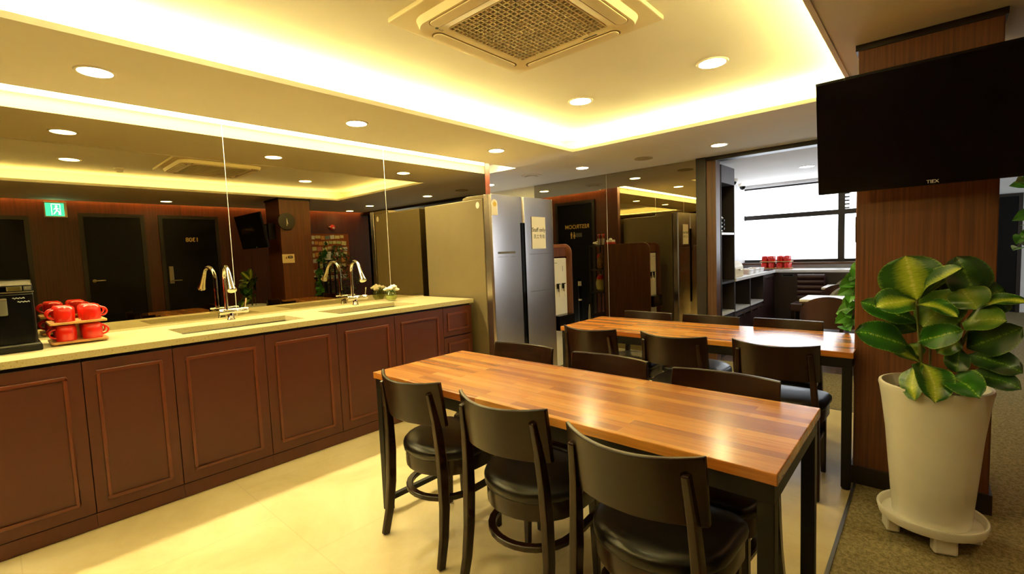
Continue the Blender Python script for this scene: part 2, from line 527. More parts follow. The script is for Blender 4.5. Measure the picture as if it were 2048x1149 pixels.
# column with veneer, dark foot and dark cap line
cx0, cx1, cy0, cy1 = 3.57, 4.09, 3.045, 3.52
struct('column', MB().box(cx0, cx1, cy0, cy1, .004, CZ), M['veneer'], bevel=.004)
struct('baseboard_column', MB().box(cx0 - .012, cx1 + .012, cy0 - .012, cy1 + .012, .002, .10), M['darkframe'], bevel=.003)
struct('trim_5', MB().box(cx0 - .010, cx1 + .010, cy0 - .010, cy1 + .010, CZ - .03, CZ), M['darkframe'])

# LED strips: things fixed inside the coves
def led(name, label, mb, mat, group):
    return tag(mb.build(name, mat), label, 'light strip', group)
zl = CZ + T + .004
G = 'light strips hidden in the raised ceiling bay'
led('led_strip', 'hidden light strip along the mirror side of the raised ceiling', MB().box(HX0 - .15, HX0 - .12, HY0, HY1, zl, zl + .008), M['led'], G)
led('led_strip', 'hidden light strip along the column side of the raised ceiling', MB().box(HX1 + .12, HX1 + .15, HY0, HY1, zl, zl + .008), M['led'], G)
led('led_strip', 'hidden light strip along the far end of the raised ceiling', MB().box(HX0, HX1, HY1 + .12, HY1 + .15, zl, zl + .008), M['led'], G)
led('led_strip', 'hidden light strip along the near end of the raised ceiling', MB().box(HX0, HX1, HY0 - .15, HY0 - .12, zl, zl + .008), M['led'], G)
led('led_strip', 'bright light strip in the slot above the mirror panels', MB().box(.10, .19, -2.5, SY - .05, CZ + H - .012, CZ + H - .001), M['ledslot'], None)
led('led_strip', 'amber light strip washing the redwood wall with the doors', MB().box(RX - .09, RX - .05, -2.5, 5.6, CZ + .085, CZ + .098), M['ledorange'], None)
led('led_strip', 'amber light strip washing the wall above the restroom door', MB().box(-3.0, -.26, 4.05, 4.08, CZ + .085, CZ + .098), M['ledorange'], None)

# ------------------------------------------------------------------ mirrors
TOPZ = .931
MZ0, MZ1 = .918, CZ + H - .002
for (a, b_, lab) in ((-2.58, 1.2195, 'bronze mirror panel behind the coffee machine and red mugs, widest of the counter mirrors'),
                     (1.2225, 2.570, 'bronze mirror panel over the counter between the two faucets'),
                     (2.573, 3.917, 'bronze mirror panel partly behind the steel refrigerator')):
    mp = MB().box(-.008, 0, a, b_, MZ0 if a < 2.5 else .0, MZ1).build('mirror_panel', M['mirror'])
    tag(mp, lab, 'mirror')
for (a, b_, lab) in ((-.545, .668, 'tall dark mirror panel that reflects the restroom door'), (.671, 1.855, 'tall dark mirror panel beside the wooden opening, reflecting the refrigerator')):
    mp = MB().box(a, b_, 5.5, 5.508, .003, CZ - .002).build('mirror_panel', M['mirror'])
    tag(mp, lab, 'mirror')

struct('seam_glint_counter', MB().box(-.0075, .0008, 1.2195, 1.2225, TOPZ, MZ1).box(-.0075, .0008, 2.570, 2.573, TOPZ, MZ1), M['whiteplastic'])  # white strips stand in for the lit edges at the counter mirror seams
struct('seam_glint_far', MB().box(.668, .671, 5.4995, 5.507, .003, CZ), M['whiteplastic'])  # white strip imitating the lit edge of the far mirror seam
# ------------------------------------------------------------------ doors on the right wall (seen in the mirror) and others
def door(name, mbslab, mbframe, mat=None):
    d = struct(name, mbslab, mat or M['darkdoor'], bevel=.002)
    mbframe.build('door_frame', M['darkframe'], d)
    return d
def wall_door(name, y0, y1, ztop):
    f = MB().box(RX - .03, RX, y0 - .05, y0, 0, ztop + .05).box(RX - .03, RX, y1, y1 + .05, 0, ztop + .05).box(RX - .03, RX, y0, y1, ztop, ztop + .05)
    return door(name, MB().box(RX - .02, RX + .01, y0, y1, .005, ztop), f)
d1 = wall_door('door_1', .99, 1.65, 2.09)
MB().lathe([(.024, 0), (.024, .012)], (RX - .033, 1.05, 1.15), 16, 'x').tube([(RX - .03, 1.05, 1.15), (RX - .065, 1.05, 1.15), (RX - .07, 1.065, 1.15), (RX - .07, 1.17, 1.15)], .009, 8).build('door_handle', M['satin'], d1, smooth=True)
d2 = wall_door('door_2', 1.93, 2.67, 2.09)
MB().box(RX - .045, RX - .02, 1.96, 2.02, 1.04, 1.32).build('door_lock', M['satin'], d2, bevel=.006)
MB().tube([(RX - .045, 1.99, 1.09), (RX - .075, 1.99, 1.09), (RX - .08, 2.0, 1.09), (RX - .08, 2.12, 1.09)], .009, 8).build('door_handle', M['satin'], d2, smooth=True)
text_mesh('room_number', '1308', .095, M['gold'], d2, (RX - .0215, 2.32, 1.745), (0, -1, 0), (0, 0, 1), bold=.002)
d3 = wall_door('door_3', .18 - .55, .39, 2.03)
d4 = door('door_4', MB().box(-1.20, -.48, 3.99, 4.015, .005, 2.13), MB().box(-1.25, -1.20, 3.99, 4.03, 0, 2.18).box(-.48, -.43, 3.99, 4.03, 0, 2.18).box(-1.20, -.48, 3.99, 4.03, 2.13, 2.18))
text_mesh('restroom_lettering', 'RESTROOM', .098, M['gold'], d4, (-.80, 4.0165, 1.735), (-1, 0, 0), (0, 0, 1), bold=.001)
pic = MB()
for x_, wom in ((-.86, 1), (-.92, 0)):
    pic.lathe([(.011, 0), (.011, .002)], (x_, 4.015, 1.635), 12, 'y')
    if wom:
        pic.prism([(x_ - .024, 1.565), (x_ + .024, 1.565), (x_ + .008, 1.62), (x_ - .008, 1.62)], 'y', 4.0155, 4.017)
    else:
        pic.prism([(x_ - .010, 1.565), (x_ + .010, 1.565), (x_ + .022, 1.62), (x_ - .022, 1.62)], 'y', 4.0155, 4.017)
    pic.box(x_ - .012, x_ - .002, 4.0155, 4.017, 1.53, 1.566).box(x_ + .002, x_ + .012, 4.0155, 4.017, 1.53, 1.566)
pic.build('restroom_symbols', M['gold'], d4)
MB().box(-.83, -.70, 4.0155, 4.017, 1.555, 1.625).build('door_plate', M['greyplastic'], d4)
d5 = door('door_5', MB().box(4.35, 4.93, 11.37, 11.41, .01, 1.93), MB().box(4.93, 4.98, 11.36, 11.4, 0, 1.98).box(4.30, 4.35, 11.36, 11.4, 0, 1.98).box(4.35, 4.93, 11.36, 11.4, 1.93, 1.98))
MB().box(4.52, 4.56, 11.34, 11.37, .93, 1.09).build('door_handle', M['satin'], d5, bevel=.004)

# windows of the dining corner
def window(name, x0, x1, z0, z1, bars_x, bars_z, fw=.045):
    y = WY + .05
    f = MB().box(x0, x1, y, y + .05, z0, z0 + fw).box(x0, x1, y, y + .05, z1 - fw * .6, z1).box(x0, x0 + fw, y, y + .05, z0, z1).box(x1 - fw, x1, y, y + .05, z0, z1)
    for (bx, w) in bars_x:
        f.box(bx - w / 2, bx + w / 2, y - .01, y + .06, z0, z1)
    for (bz, w) in bars_z:
        f.box(x0, x1, y - .012, y + .062, bz - w / 2, bz + w / 2)
    o = struct(name, f, M['darkframe'])
    MB().box(x0 + .01, x1 - .01, y + .02, y + .026, z0 + .01, z1 - .01).build('pane', M['glass'], o)
    return o
wn = window('window_1', 1.40, 3.95, .99, 2.255, [(2.83, .085)], [(1.755, .075)])
sl = MB()
for k in range(7):
    sl.box(2.80, 2.93, WY + .03, WY + .115, 1.80 + k * .055, 1.82 + k * .055)
sl.build('louver', M['darkframe'], wn)
struct('trim_6', MB().box(1.45, 4.0, WY - .12, WY + .05, .955, .99), M['jamb'])
struct('window_2', MB().box(8.43, 8.49, 6.3, 9.4, .7, .76).box(8.43, 8.49, 6.3, 9.4, 2.04, 2.1).box(8.43, 8.49, 7.42, 7.49, .7, 2.1), M['darkframe'])

# ------------------------------------------------------------------ ceiling fixtures
def downlight(x, y, z, r, label, group, mat=None):
    t = thing('downlight', label, 'downlight', (x, y, z), group)
    MB().lathe([(r * .92, -.001), (r * .93, -.006), (r * 1.08, -.006), (r * 1.13, .0)], (x, y, z), 32, caps=False).build('rim', M['whiteplastic'], t, smooth=True)
    MB().lathe([(1e-5, -.0045), (r * .93, -.0035), (r * .93, -.002)], (x, y, z), 32, caps=False).build('diffuser', mat or M['lamp'], t)
    return t
GL = 'round downlights in the low ceiling'
for x, y, l in ((.74, .44, 'round downlight over the counter, nearest to the coffee machine'), (.74, 1.87, 'round downlight over the counter between the faucets'),
                (.75, 3.33, 'round downlight in front of the refrigerator'), (.74, 4.83, 'round downlight in front of the dark mirror by the restroom passage'),
                (-.85, 4.86, 'round downlight deep in the restroom passage, just above the refrigerator top'), (2.29, 4.89, 'round downlight before the opening to the dining corner'),
                (3.96, 4.85, 'round downlight behind the veneer column'), (4.76, 1.89, 'round downlight in front of the door numbered 1308'), (4.95, 5.0, 'round downlight near the notice board')):
    downlight(x, y, CZ, .075, l, GL, M['lampdim'] if x > 3.5 else None)
downlight(2.77, .66, UZ, .085, 'round downlight in the raised ceiling on the camera side of the air conditioner', 'round downlights in the raised ceiling')
downlight(2.82, 3.13, UZ, .085, 'round downlight in the raised ceiling right of the air conditioner', 'round downlights in the raised ceiling')
downlight(1.84, 3.13, UZ, .085, 'round downlight in the raised ceiling beyond the air conditioner corner', 'round downlights in the raised ceiling')
downlight(1.84, .66, UZ, .085, 'round downlight in the raised ceiling between air conditioner and mirror side', 'round downlights in the raised ceiling')
downlight(2.63, 7.27, CZ, .085, 'larger round downlight in the white dining corner ceiling', 'dining corner downlights', M['lampcool'])
downlight(1.60, 8.30, CZ, .06, 'small round downlight by the window in the dining corner ceiling', 'dining corner downlights', M['lampcool'])

def disc(name, label, cat, x, y, z, prof, mat, group=None):
    return tag(MB().lathe(prof, (x, y, z), 32).build(name, mat, smooth=True), label, cat, group)
disc('ceiling_speaker', 'flat grey speaker disc in the low ceiling before the far mirror', 'speaker', 1.485, 4.91, CZ, [(.10, 0), (.10, -.006), (.085, -.009), (1e-5, -.009)], plain('speaker_mesh', (176, 160, 120), .7))
sp = thing('ceiling_diffuser', 'round ring vent in the low ceiling above the refrigerator front', 'vent', (0.02, 4.75, CZ))
MB().lathe([(.13, 0), (.13, -.006), (.095, -.012), (.09, -.002)], (.02, 4.75, CZ), 32, caps=False).build('ring', M['ceiling'], sp, smooth=True)
MB().lathe([(.07, -.002), (.07, -.02), (1e-5, -.022)], (.02, 4.75, CZ), 32, caps=False).build('cone', M['ceiling'], sp, smooth=True)
sd = thing('smoke_detector', 'small white smoke detector on the raised ceiling', 'smoke detector', (3.04, 1.10, UZ))
MB().lathe([(.055, 0), (.055, -.018), (.045, -.03), (.035, -.032)], (3.04, 1.10, UZ), 24).build('base', M['whiteplastic'], sd, smooth=True)
MB().lathe([(.03, -.032), (.03, -.045), (.02, -.052), (1e-5, -.053)], (3.04, 1.10, UZ), 24, caps=False).build('sensor_cap', M['whiteplastic'], sd, smooth=True)
for x, l in ((1.50, 'white dome camera on the dining corner ceiling, right one of the pair'), (1.42, 'white dome camera beside the tall shelf unit, left one of the pair')):
    y = 8.35 if x == 1.50 else 7.6
    x = 1.545 if x == 1.50 else 1.62
    cc = thing('ceiling_dome_camera', l, 'security camera', (x, y, CZ), 'dome cameras in the dining corner')
    MB().lathe([(.065, 0), (.065, -.035), (.055, -.045)], (x, y, CZ), 24).build('housing', M['whiteplastic'], cc, smooth=True)
    MB().lathe([(.05, -.045), (.045, -.07), (.03, -.09), (1e-5, -.1)], (x, y, CZ), 24, caps=False).build('dome', M['blackgloss'], cc, smooth=True)

# cassette air conditioner
ax, ay, az = 2.385, 1.845, UZ
ac = thing('air_conditioner', 'square white cassette air conditioner with a grid grille in the raised ceiling', 'air conditioner', (ax, ay, az))
hw = .478
MB().prism(rounded(ax - hw, ax + hw, ay - hw, ay + hw, .012, 3), 'z', az - .024, az - .001).build('outer_panel', M['acplastic'], ac, bevel=.006, seg=2)
def ring(mb, a, ra, b_, rb, za, zb, n=8):
    p, q = rounded(ax - a, ax + a, ay - a, ay + a, ra, n), rounded(ax - b_, ax + b_, ay - b_, ay + b_, rb, n)
    k = len(p)
    mb.add([(x, y, za) for x, y in p] + [(x, y, zb) for x, y in q], [(i, (i + 1) % k, k + (i + 1) % k, k + i) for i in range(k)])
ip = MB()
ring(ip, .412, .11, .398, .10, az - .024, az - .056)
ring(ip, .398, .10, .285, .035, az - .056, az - .056)
ring(ip, .285, .035, .272, .03, az - .056, az - .044)
ip.build('inner_panel', M['acplastic'], ac, smooth=True, angle=50)
MB().box(ax - .275, ax + .275, ay - .275, ay + .275, az - .0355, az - .034).build('filter', plain('ac_filter', (120, 92, 40), .9), ac)
gr_ = MB()
ng = 20
for k in range(ng + 1):
    o_ = -.272 + .544 * k / ng
    gr_.box(ax + o_ - .0028, ax + o_ + .0028, ay - .272, ay + .272, az - .054, az - .040)
    gr_.box(ax - .272, ax + .272, ay + o_ - .0028, ay + o_ + .0028, az - .054, az - .040)
gr_.build('grille', M['acplastic'], ac)
for k in range(4):
    R_ = Matrix.Rotation(k * PI / 2, 4, 'Z')
    s_ = MB(); l_ = MB()
    for mb, pl, z0, z1 in ((s_, rounded(-.300, .300, -.388, -.318, .034, 6), az - .0572, az - .0555), (l_, rounded(-.290, .290, -.386, -.326, .028, 6), az - .0625, az - .056)):
        mb.prism(pl, 'z', z0, z1)
        mb.v = [tuple((R_ @ Vector((p[0], p[1], 0))) + Vector((ax, ay, p[2]))) for p in mb.v]
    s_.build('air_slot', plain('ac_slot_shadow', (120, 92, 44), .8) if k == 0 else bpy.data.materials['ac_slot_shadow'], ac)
    l_.build('air_vane', M['acplastic'], ac, bevel=.003)
lg = (ax - .300, ay - .300, az - .0575)
MB().lathe([(.009, 0), (.009, -.001)], (lg[0], lg[1] - .022, lg[2] + .0006), 16).build('logo_disc', M['greyplastic'], ac)
text_mesh('logo_lettering', 'LG', .02, M['greyplastic'], ac, (lg[0], lg[1] + .004, lg[2]), (0, 1, 0), (1, 0, 0), ext=.0004)
MB().box(ax + .12, ax + .20, ay + .296, ay + .306, az - .0575, az - .0558).build('badge', M['greyplastic'], ac)
for dx in (-.15, .15):
    MB().box(ax + dx - .012, ax + dx + .012, ay + .268, ay + .284, az - .060, az - .055).build('latch', M['acplastic'], ac)

# ------------------------------------------------------------------ counter run along the mirror
XC = .748; TOP = .917; UND = .882
FX = .728           # door faces
seams = [-.205, .276, .651, 1.136, 1.62, 2.101, 2.594, 2.93]
clab = ['brown panelled base cabinet at the left end, under the coffee machine', 'brown panelled base cabinet under the red mug rack, narrower than its neighbours',
        'brown panelled base cabinet under the near sink, left half', 'brown panelled base cabinet under the near sink, right half',
        'brown panelled base cabinet under the far sink, left half', 'brown panelled base cabinet under the far sink and vase',
        'brown base cabinet with two drawers next to the refrigerator']
def moulding(mb, y0, y1, z0, z1, x, w=.016, h=.009):
    for a in ((y0, y1, z0, z0 + w), (y0, y1, z1 - w, z1), (y0, y0 + w, z0 + w, z1 - w), (y1 - w, y1, z0 + w, z1 - w)):
        mb.box(x - .002, x + h, a[0], a[1], a[2], a[3])
for i in range(7):
    y0, y1 = seams[i], seams[i + 1]
    t = thing('base_cabinet', clab[i], 'cabinet', (.40, (y0 + y1) / 2, 0), 'kitchen base cabinets under the worktop')
    cw = MB()
    if i in (0, 1, 6):
        cw.box(.01, FX - .022, y0 + .001, y1 - .001, .012, UND - .002)
    else:   # open on top for the sink bowl
        ya, yb = y0 + .001, y1 - .001
        cw.box(.01, FX - .022, ya, yb, .012, .55).box(.62, FX - .022, ya, yb, .55, UND - .002).box(.01, .17, ya, yb, .55, UND - .002)
    cw.build('carcass', M['carcass'], t)
    MB().box(FX - .025, FX - .004, y0 + .0005, y1 - .0005, .003, .078).build('plinth', M['cabinet'], t)
    def front(nm, a, b_, z0, z1, ins):
        d = MB().box(FX - .02, FX, a + .0018, b_ - .0018, z0, z1).build(nm, M['cabinet'], t, bevel=.0015)
        mo = MB(); moulding(mo, a + ins, b_ - ins, z0 + ins, z1 - ins, FX)
        mo.build('moulding', M['mould'], d, bevel=.004)
        return d
    if i < 6:
        front('door', y0, y1, .083, .862, .058 if y1 - y0 > .4 else .05)
    else:
        front('drawer', y0, y1, .612, .862, .045)
        front('drawer', y0, y1, .083, .600, .045)
# worktop with two cut-outs
S1, S2 = (.235, .595, .74, 1.47), (.235, .595, 1.72, 2.44)
wt = MB()
Y0, Y1 = -.22, 2.945
ys = [Y0, S1[2], S1[3], S2[2], S2[3], Y1]
for j in range(5):
    if j in (1, 3):
        wt.box(0, S1[0], ys[j], ys[j + 1], UND, TOP).box(S1[1], XC, ys[j], ys[j + 1], UND, TOP)
    else:
        wt.box(0, XC, ys[j], ys[j + 1], UND, TOP)
wto = wt.build('worktop', M['quartz'])
tag(wto, 'long cream speckled stone worktop along the mirrors', 'worktop')
MB().box(0, .012, Y0, Y1, TOP, TOP + .012).build('back_lip', M['quartz'], wto, world=True)
def sink(S, lab, lab2):
    x0, x1, y0, y1 = S
    t = thing('kitchen_sink', lab, 'sink', ((x0 + x1) / 2, (y0 + y1) / 2, TOP - .2), 'undermounted steel sinks')
    z0, z1, w = TOP - .19, UND - .001, .012
    bs = MB().box(x0 - w, x0, y0 - w, y1 + w, z0, z1).box(x1, x1 + w, y0 - w, y1 + w, z0, z1).box(x0, x1, y0 - w, y0, z0, z1).box(x0, x1, y1, y1 + w, z0, z1).box(x0 - w, x1 + w, y0 - w, y1 + w, z0 - w, z0)
    bs.build('basin', M['sinksteel'], t, bevel=.004)
    MB().lathe([(.022, 0), (.026, .005), (.020, .008), (.016, .002)], (x0 + .001, y1 - .17, TOP - .07), 24, 'x').build('overflow_ring', M['chrome'], t, smooth=True)
    MB().lathe([(.045, .0005), (.05, .004), (.03, .003), (1e-5, .002)], ((x0 + x1) / 2, (y0 + y1) / 2, z0), 24).build('drain', M['chrome'], t, smooth=True)
sink(S1, 'long steel undermount sink nearer to the red mugs', '')
sink(S2, 'long steel undermount sink nearer to the flower vase', '')

def faucet(y, lab, yaw):
    x = .10
    t = thing('faucet', lab, 'faucet', (x, y, TOP), 'chrome gooseneck faucets')
    z = TOP + .001
    MB().lathe([(.026, 0), (.026, .006), (.021, .012), (.021, .05)], (x, y, z), 24).build('base', M['chrome'], t, smooth=True)
    MB().lathe([(.019, -.075), (.022, -.07), (.022, .062), (.0205, .064), (.0205, .068), (.022, .07), (.022, .112), (.019, .116)], (x, y, z + .062), 24, 'y').build('body', M['chrome'], t, smooth=True)
    lv = MB().tube([(x, y + .095, z + .08), (x + .003, y + .10, z + .11), (x + .008, y + .105, z + .148)], [.006, .005, .007], 10)
    lv.build('lever', M['chrome'], t, smooth=True)
    dx, dy = math.cos(yaw), math.sin(yaw)
    yo = y - .025
    pts = [(x, yo, z + .075), (x, yo, z + .29)]
    R0 = .092
    for k in range(1, 13):
        a = PI * k / 12 * .86
        pts.append((x + dx * R0 * (1 - math.cos(a)), yo + dy * R0 * (1 - math.cos(a)), z + .29 + R0 * math.sin(a)))
    MB().tube(pts, .0135, 14).build('spout', M['chrome'], t, smooth=True)
    MB().lathe([(.0165, 0), (.0165, .008), (.0145, .009)], (x, yo, z + .082), 20).build('collar', M['chrome'], t, smooth=True)
    p = Vector(pts[-1]); d = (Vector(pts[-1]) - Vector(pts[-2])).normalized()
    MB().tube([p - d * .005, p + d * .05, p + d * .10, p + d * .125, p + d * .13], [.0145, .017, .023, .030, .027], 18).build('spray_head', M['chrome'], t, smooth=True)
faucet(1.15, 'chrome gooseneck faucet at the near sink, beside the mirror joint', -.12)
faucet(2.135, 'chrome gooseneck faucet at the far sink, left of the flower vase', -.12)

# coffee machine
y0, y1 = -.17, .152
cm = thing('coffee_machine', 'black bean-to-cup coffee machine on the left end of the worktop', 'coffee machine', (.27, (y0 + y1) / 2, TOP))
MB().box(.06, .44, y0, y1, TOP + .03, TOP + .30).build('body', M['blackplastic'], cm, bevel=.012, seg=3)
MB().prism([(.06, TOP + .302), (.45, TOP + .302), (.45, TOP + .335), (.40, TOP + .362), (.06, TOP + .362)], 'y', y0 + .002, y1 - .002).build('top_housing', M['blackgloss'], cm, bevel=.004)
e_ = MB().box(.4485, .4525, y0 + .003, y1 - .003, TOP + .299, TOP + .305)
e_.box(.398, .4525, y1 - .004, y1 + .0005, TOP + .299, TOP + .305)
e_.build('silver_edge', M['satin'], cm)
def slant(yy0, yy1, s0, s1, lift):
    a = Vector((.45, 0, TOP + .335)); b_ = Vector((.40, 0, TOP + .362)); n = Vector((.027, 0, .05)).normalized()
    p0, p1 = a.lerp(b_, s0) + n * .0004, a.lerp(b_, s1) + n * .0004
    q0, q1 = p0 + n * lift, p1 + n * lift
    return MB().add([(p0.x, yy0, p0.z), (p0.x, yy1, p0.z), (p1.x, yy1, p1.z), (p1.x, yy0, p1.z), (q0.x, yy0, q0.z), (q0.x, yy1, q0.z), (q1.x, yy1, q1.z), (q1.x, yy0, q1.z)],
                    [(0, 3, 2, 1), (4, 5, 6, 7), (0, 1, 5, 4), (1, 2, 6, 5), (2, 3, 7, 6), (3, 0, 4, 7)])
MB().box(.4502, .4525, .058, .112, TOP + .309, TOP + .332).build('display_frame', M['satin'], cm)
MB().box(.4525, .4535, .063, .107, TOP + .312, TOP + .329).build('display', plain('display_glass', (70, 62, 30), .15), cm)
MB().box(.4502, .4515, .118, .146, TOP + .309, TOP + .332).build('side_button', M['greyplastic'], cm)
MB().lathe([(.006, 0), (.006, .002)], (.4502, .012, TOP + .312), 14, 'x').build('power_light', emit('red_led', (1, .1, .1), 1.2), cm)
MB().box(.435, .475, -.05, .055, TOP + .19, TOP + .275).build('spout_block', M['greyplastic'], cm, bevel=.006)
MB().box(.474, .4765, -.05, .055, TOP + .268, TOP + .275).build('spout_trim', M['satin'], cm)
MB().add([(.4765, .0, TOP + .248), (.4765, .012, TOP + .236), (.4765, .0, TOP + .224), (.4765, -.012, TOP + .236)], [(0, 1, 2, 3)]).tube([(.477, -.006, TOP + .222), (.477, .006, TOP + .216), (.477, -.004, TOP + .208)], .0025, 6).build('emblem', M['satin'], cm)
for k, (a, b_, z_) in enumerate(((.075, .118, .272), (.092, .135, .253))):
    pts = [(.4408, a + (b_ - a) * i / 10, TOP + z_ + .003 * math.sin(i * 2.3)) for i in range(11)]
    MB().tube(pts, .0022, 6).build('script_badge', M['silver_text'], cm)
MB().box(.05, .475, y0 - .008, y1 + .012, TOP + .0005, TOP + .034).build('drip_tray', M['blackplastic'], cm, bevel=.006)
MB().box(.44, .4765, y0, y1 + .004, TOP + .033, TOP + .038).build('tray_edge', M['greyplastic'], cm)

# mug rack + mugs
def make_rack(x0, x1, y0, y1, lab, zb=TOP):
    t = thing('mug_rack', lab, 'mug rack', ((x0 + x1) / 2, (y0 + y1) / 2, zb))
    for nm, z in (('lower_tray', .008), ('upper_tray', .112)):
        MB().prism(rounded(x0, x1, y0, y1, .012, 3), 'z', zb + z + .0005, zb + z + .012).build(nm, M['bamboo'], t, bevel=.002)
    for sx, sy in ((x0 + .02, y0 + .02), (x1 - .02, y0 + .02), (x0 + .02, y1 - .02), (x1 - .02, y1 - .02)):
        MB().lathe([(.008, .001), (.008, .009)], (sx, sy, zb), 10).build('foot', M['bamboo'], t)
    MB().box((x0 + x1) / 2 - .008, (x0 + x1) / 2 + .008, (y0 + y1) / 2 - .008, (y0 + y1) / 2 + .008, zb + .02, zb + .112).build('post', M['bamboo'], t)
    return t
def make_mug(lab, grp):
    t = thing('mug', lab, 'mug', (0, 0, 0), grp)
    # upside down: the foot ring is on top
    pr = [(.042, 0), (.043, .004), (.0445, .04), (.044, .070), (.036, .082), (.033, .0835), (.032, .080), (1e-5, .080)]
    inner = [(.039, 0.0), (.040, .04), (.038, .068), (1e-5, .072)]
    MB().lathe(pr, (0, 0, 0), 28, caps=False).lathe(inner, (0, 0, 0), 28, caps=False).lathe([(.039, 0), (.042, 0)], (0, 0, 0), 28, caps=False).build('cup', M['red'], t, smooth=True)
    pts = [(.042, 0, .066)] + [(.044 + .026 * math.sin(PI * k / 8), 0, .042 + .024 * math.cos(PI * k / 8)) for k in range(9)] + [(.042, 0, .018)]
    MB().tube(pts, .0055, 10, flat=.9).build('handle', M['red'], t, smooth=True)
    return t
rx0, rx1, ry0, ry1 = .185, .415, .197, .432
make_rack(rx0, rx1, ry0, ry1, 'two-tier bamboo rack full of red mugs beside the coffee machine')
mug0 = make_mug('', 'red mugs on the bamboo rack by the coffee machine')
first = True
tiers = {0: ('lower', TOP + .0205), 1: ('upper', TOP + .1245)}
for ti in (1, 0):
    for (px, rowname) in ((.357, 'front'), (.245, 'mirror-side')):
        for (py, colname, rot) in ((.262, 'left', -PI / 2 + .25), (.37, 'right', PI / 2 - .3)):
            l = 'red mug upside down on the %s tray of the bamboo rack, %s %s' % (tiers[ti][0], rowname, colname)
            if first:
                mug0.location = (px, py, tiers[ti][1]); mug0.rotation_euler = (0, 0, rot); mug0['label'] = l; first = False
            else:
                dup(mug0, (px, py, tiers[ti][1]), rot, l)

# flower vase
vx, vy = .105, 2.50
vs = thing('flower_vase', 'small round glass vase with white flowers at the mirror', 'vase', (vx, vy, TOP))
MB().lathe([(.028, 0.0), (.040, .008), (.056, .035), (.058, .058), (.048, .085), (.040, .094), (.037, .094), (.045, .083), (.054, .057), (.052, .036), (.036, .011), (1e-5, .009)], (vx, vy, TOP + .0005), 28).build('bowl', M['vaseglass'], vs, smooth=True)
MB().lathe([(.036, .012), (.051, .036), (.052, .05), (1e-5, .05)], (vx, vy, TOP), 24).build('filling', plain('vase_moss', (196, 196, 110), .8, noise=.4, nscale=60), vs, smooth=True)
for k, (dx, dy, dz, r) in enumerate(((.0, .01, .125, .030), (.03, -.03, .118, .028), (-.03, .035, .118, .026), (.035, .035, .105, .026), (-.02, -.035, .108, .026), (.045, .005, .135, .024))):
    fl = MB()
    for j in range(6):
        a = j * PI / 3 + k
        fl.ball((vx + dx + .55 * r * math.cos(a), vy + dy + .55 * r * math.sin(a), TOP + dz), r * .62, 8, .7)
    fl.ball((vx + dx, vy + dy, TOP + dz + .006), r * .6, 8)
    f = fl.build('flower', M['petal'], vs, smooth=True)
    MB().tube([(vx + dx * .2, vy + dy * .2, TOP + .02), (vx + dx * .8, vy + dy * .8, TOP + dz)], .003, 6).build('flower_stem', M['green'], f)
lf = MB()
for j in range(16):
    a = j * 2.4; r = .03 + .03 * random.random(); z = TOP + .085 + .05 * random.random()
    p = Vector((vx + r * math.cos(a), vy + r * math.sin(a), z)); d = Vector((math.cos(a), math.sin(a), .5)).normalized(); s = Vector((-math.sin(a), math.cos(a), 0))
    lf.add([p - d * .02, p + s * .009, p + d * .03, p - s * .009], [(0, 1, 2, 3)])
lf.build('leaves', M['green'], vs)

# ------------------------------------------------------------------ refrigerator
fy0, fy1, fd, fz = 2.985, 3.905, .975, 1.845
fr = thing('refrigerator', 'large side-by-side steel refrigerator at the far end of the counter', 'refrigerator', (.5, 3.44, 0))
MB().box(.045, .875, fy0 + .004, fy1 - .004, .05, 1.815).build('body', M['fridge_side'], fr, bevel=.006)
ft = MB()
for px_, py_ in ((.1, fy0 + .06), (.1, fy1 - .06), (.8, fy0 + .06), (.8, fy1 - .06)):
    ft.lathe([(.025, .002), (.02, .055)], (px_, py_, 0), 12)
ft.build('feet', M['blackplastic'], fr)
MB().box(.80, .885, fy0 + .02, fy1 - .02, .012, .05).build('kickplate', M['blackplastic'], fr)
sm = 3.425
def fridge_door(a, b_):
    pr = [(.89, a), (.89, b_)]
    poly = [(.888, a), (.955, a), (.972, a + .012), (fd, a + .05), (fd + .004, (a + b_) / 2), (fd, b_ - .05), (.972, b_ - .012), (.955, b_), (.888, b_)]
    return MB().prism(poly, 'z', .055, fz).build('door', M['steel'], fr, bevel=.003, smooth=True, angle=30)
dl = fridge_door(fy0, sm - .003)
dr_ = fridge_door(sm + .003, fy1)
MB().box(fd - .02, fd + .005, sm - .045, sm - .004, .42, 1.60).build('handle_recess', M['blackgloss'], dl, bevel=.003)
MB().box(fd - .02, fd + .005, sm + .004, sm + .014, .42, 1.60).build('handle_recess', M['blackgloss'], dr_, bevel=.002)
MB().box(fd + .0005, fd + .0045, 3.06, 3.29, 1.315, 1.335).box(fd + .0005, fd + .0035, 3.06, 3.29, 1.286, 1.2885).build('display_strip', M['greyplastic'], dl)
ln = MB().box(fd - .001, fd + .0048, 3.50, fy1 - .06, 1.30, 1.303).box(fd - .001, fd + .0048, 3.50, fy1 - .06, .935, .939)
ln.build('home_bar_joint', M['greyplastic'], dr_)
MB().prism([(3.0, 1.66), (3.07, 1.66)] + [(3.035 + .035 * math.cos(PI * k / 10), 1.765 + .035 * math.sin(PI * k / 10)) for k in range(11)], 'x', fd - .006, fd + .0035).build('energy_label', M['paper'], dl)
MB().prism([(3.035 + .022 * math.cos(2 * PI * k / 20), 1.757 + .022 * math.sin(2 * PI * k / 20)) for k in range(20)], 'x', fd + .003, fd + .0042).build('energy_label_disc', plain('label_gold', (222, 190, 80), .5), dl)
MB().prism([(.81 + .022 * math.cos(2 * PI * k / 20), 1.76 + .030 * math.sin(2 * PI * k / 20)) for k in range(20)], 'y', fy0 + .0015, fy0 + .0042).build('side_sticker', M['paper'], fr)
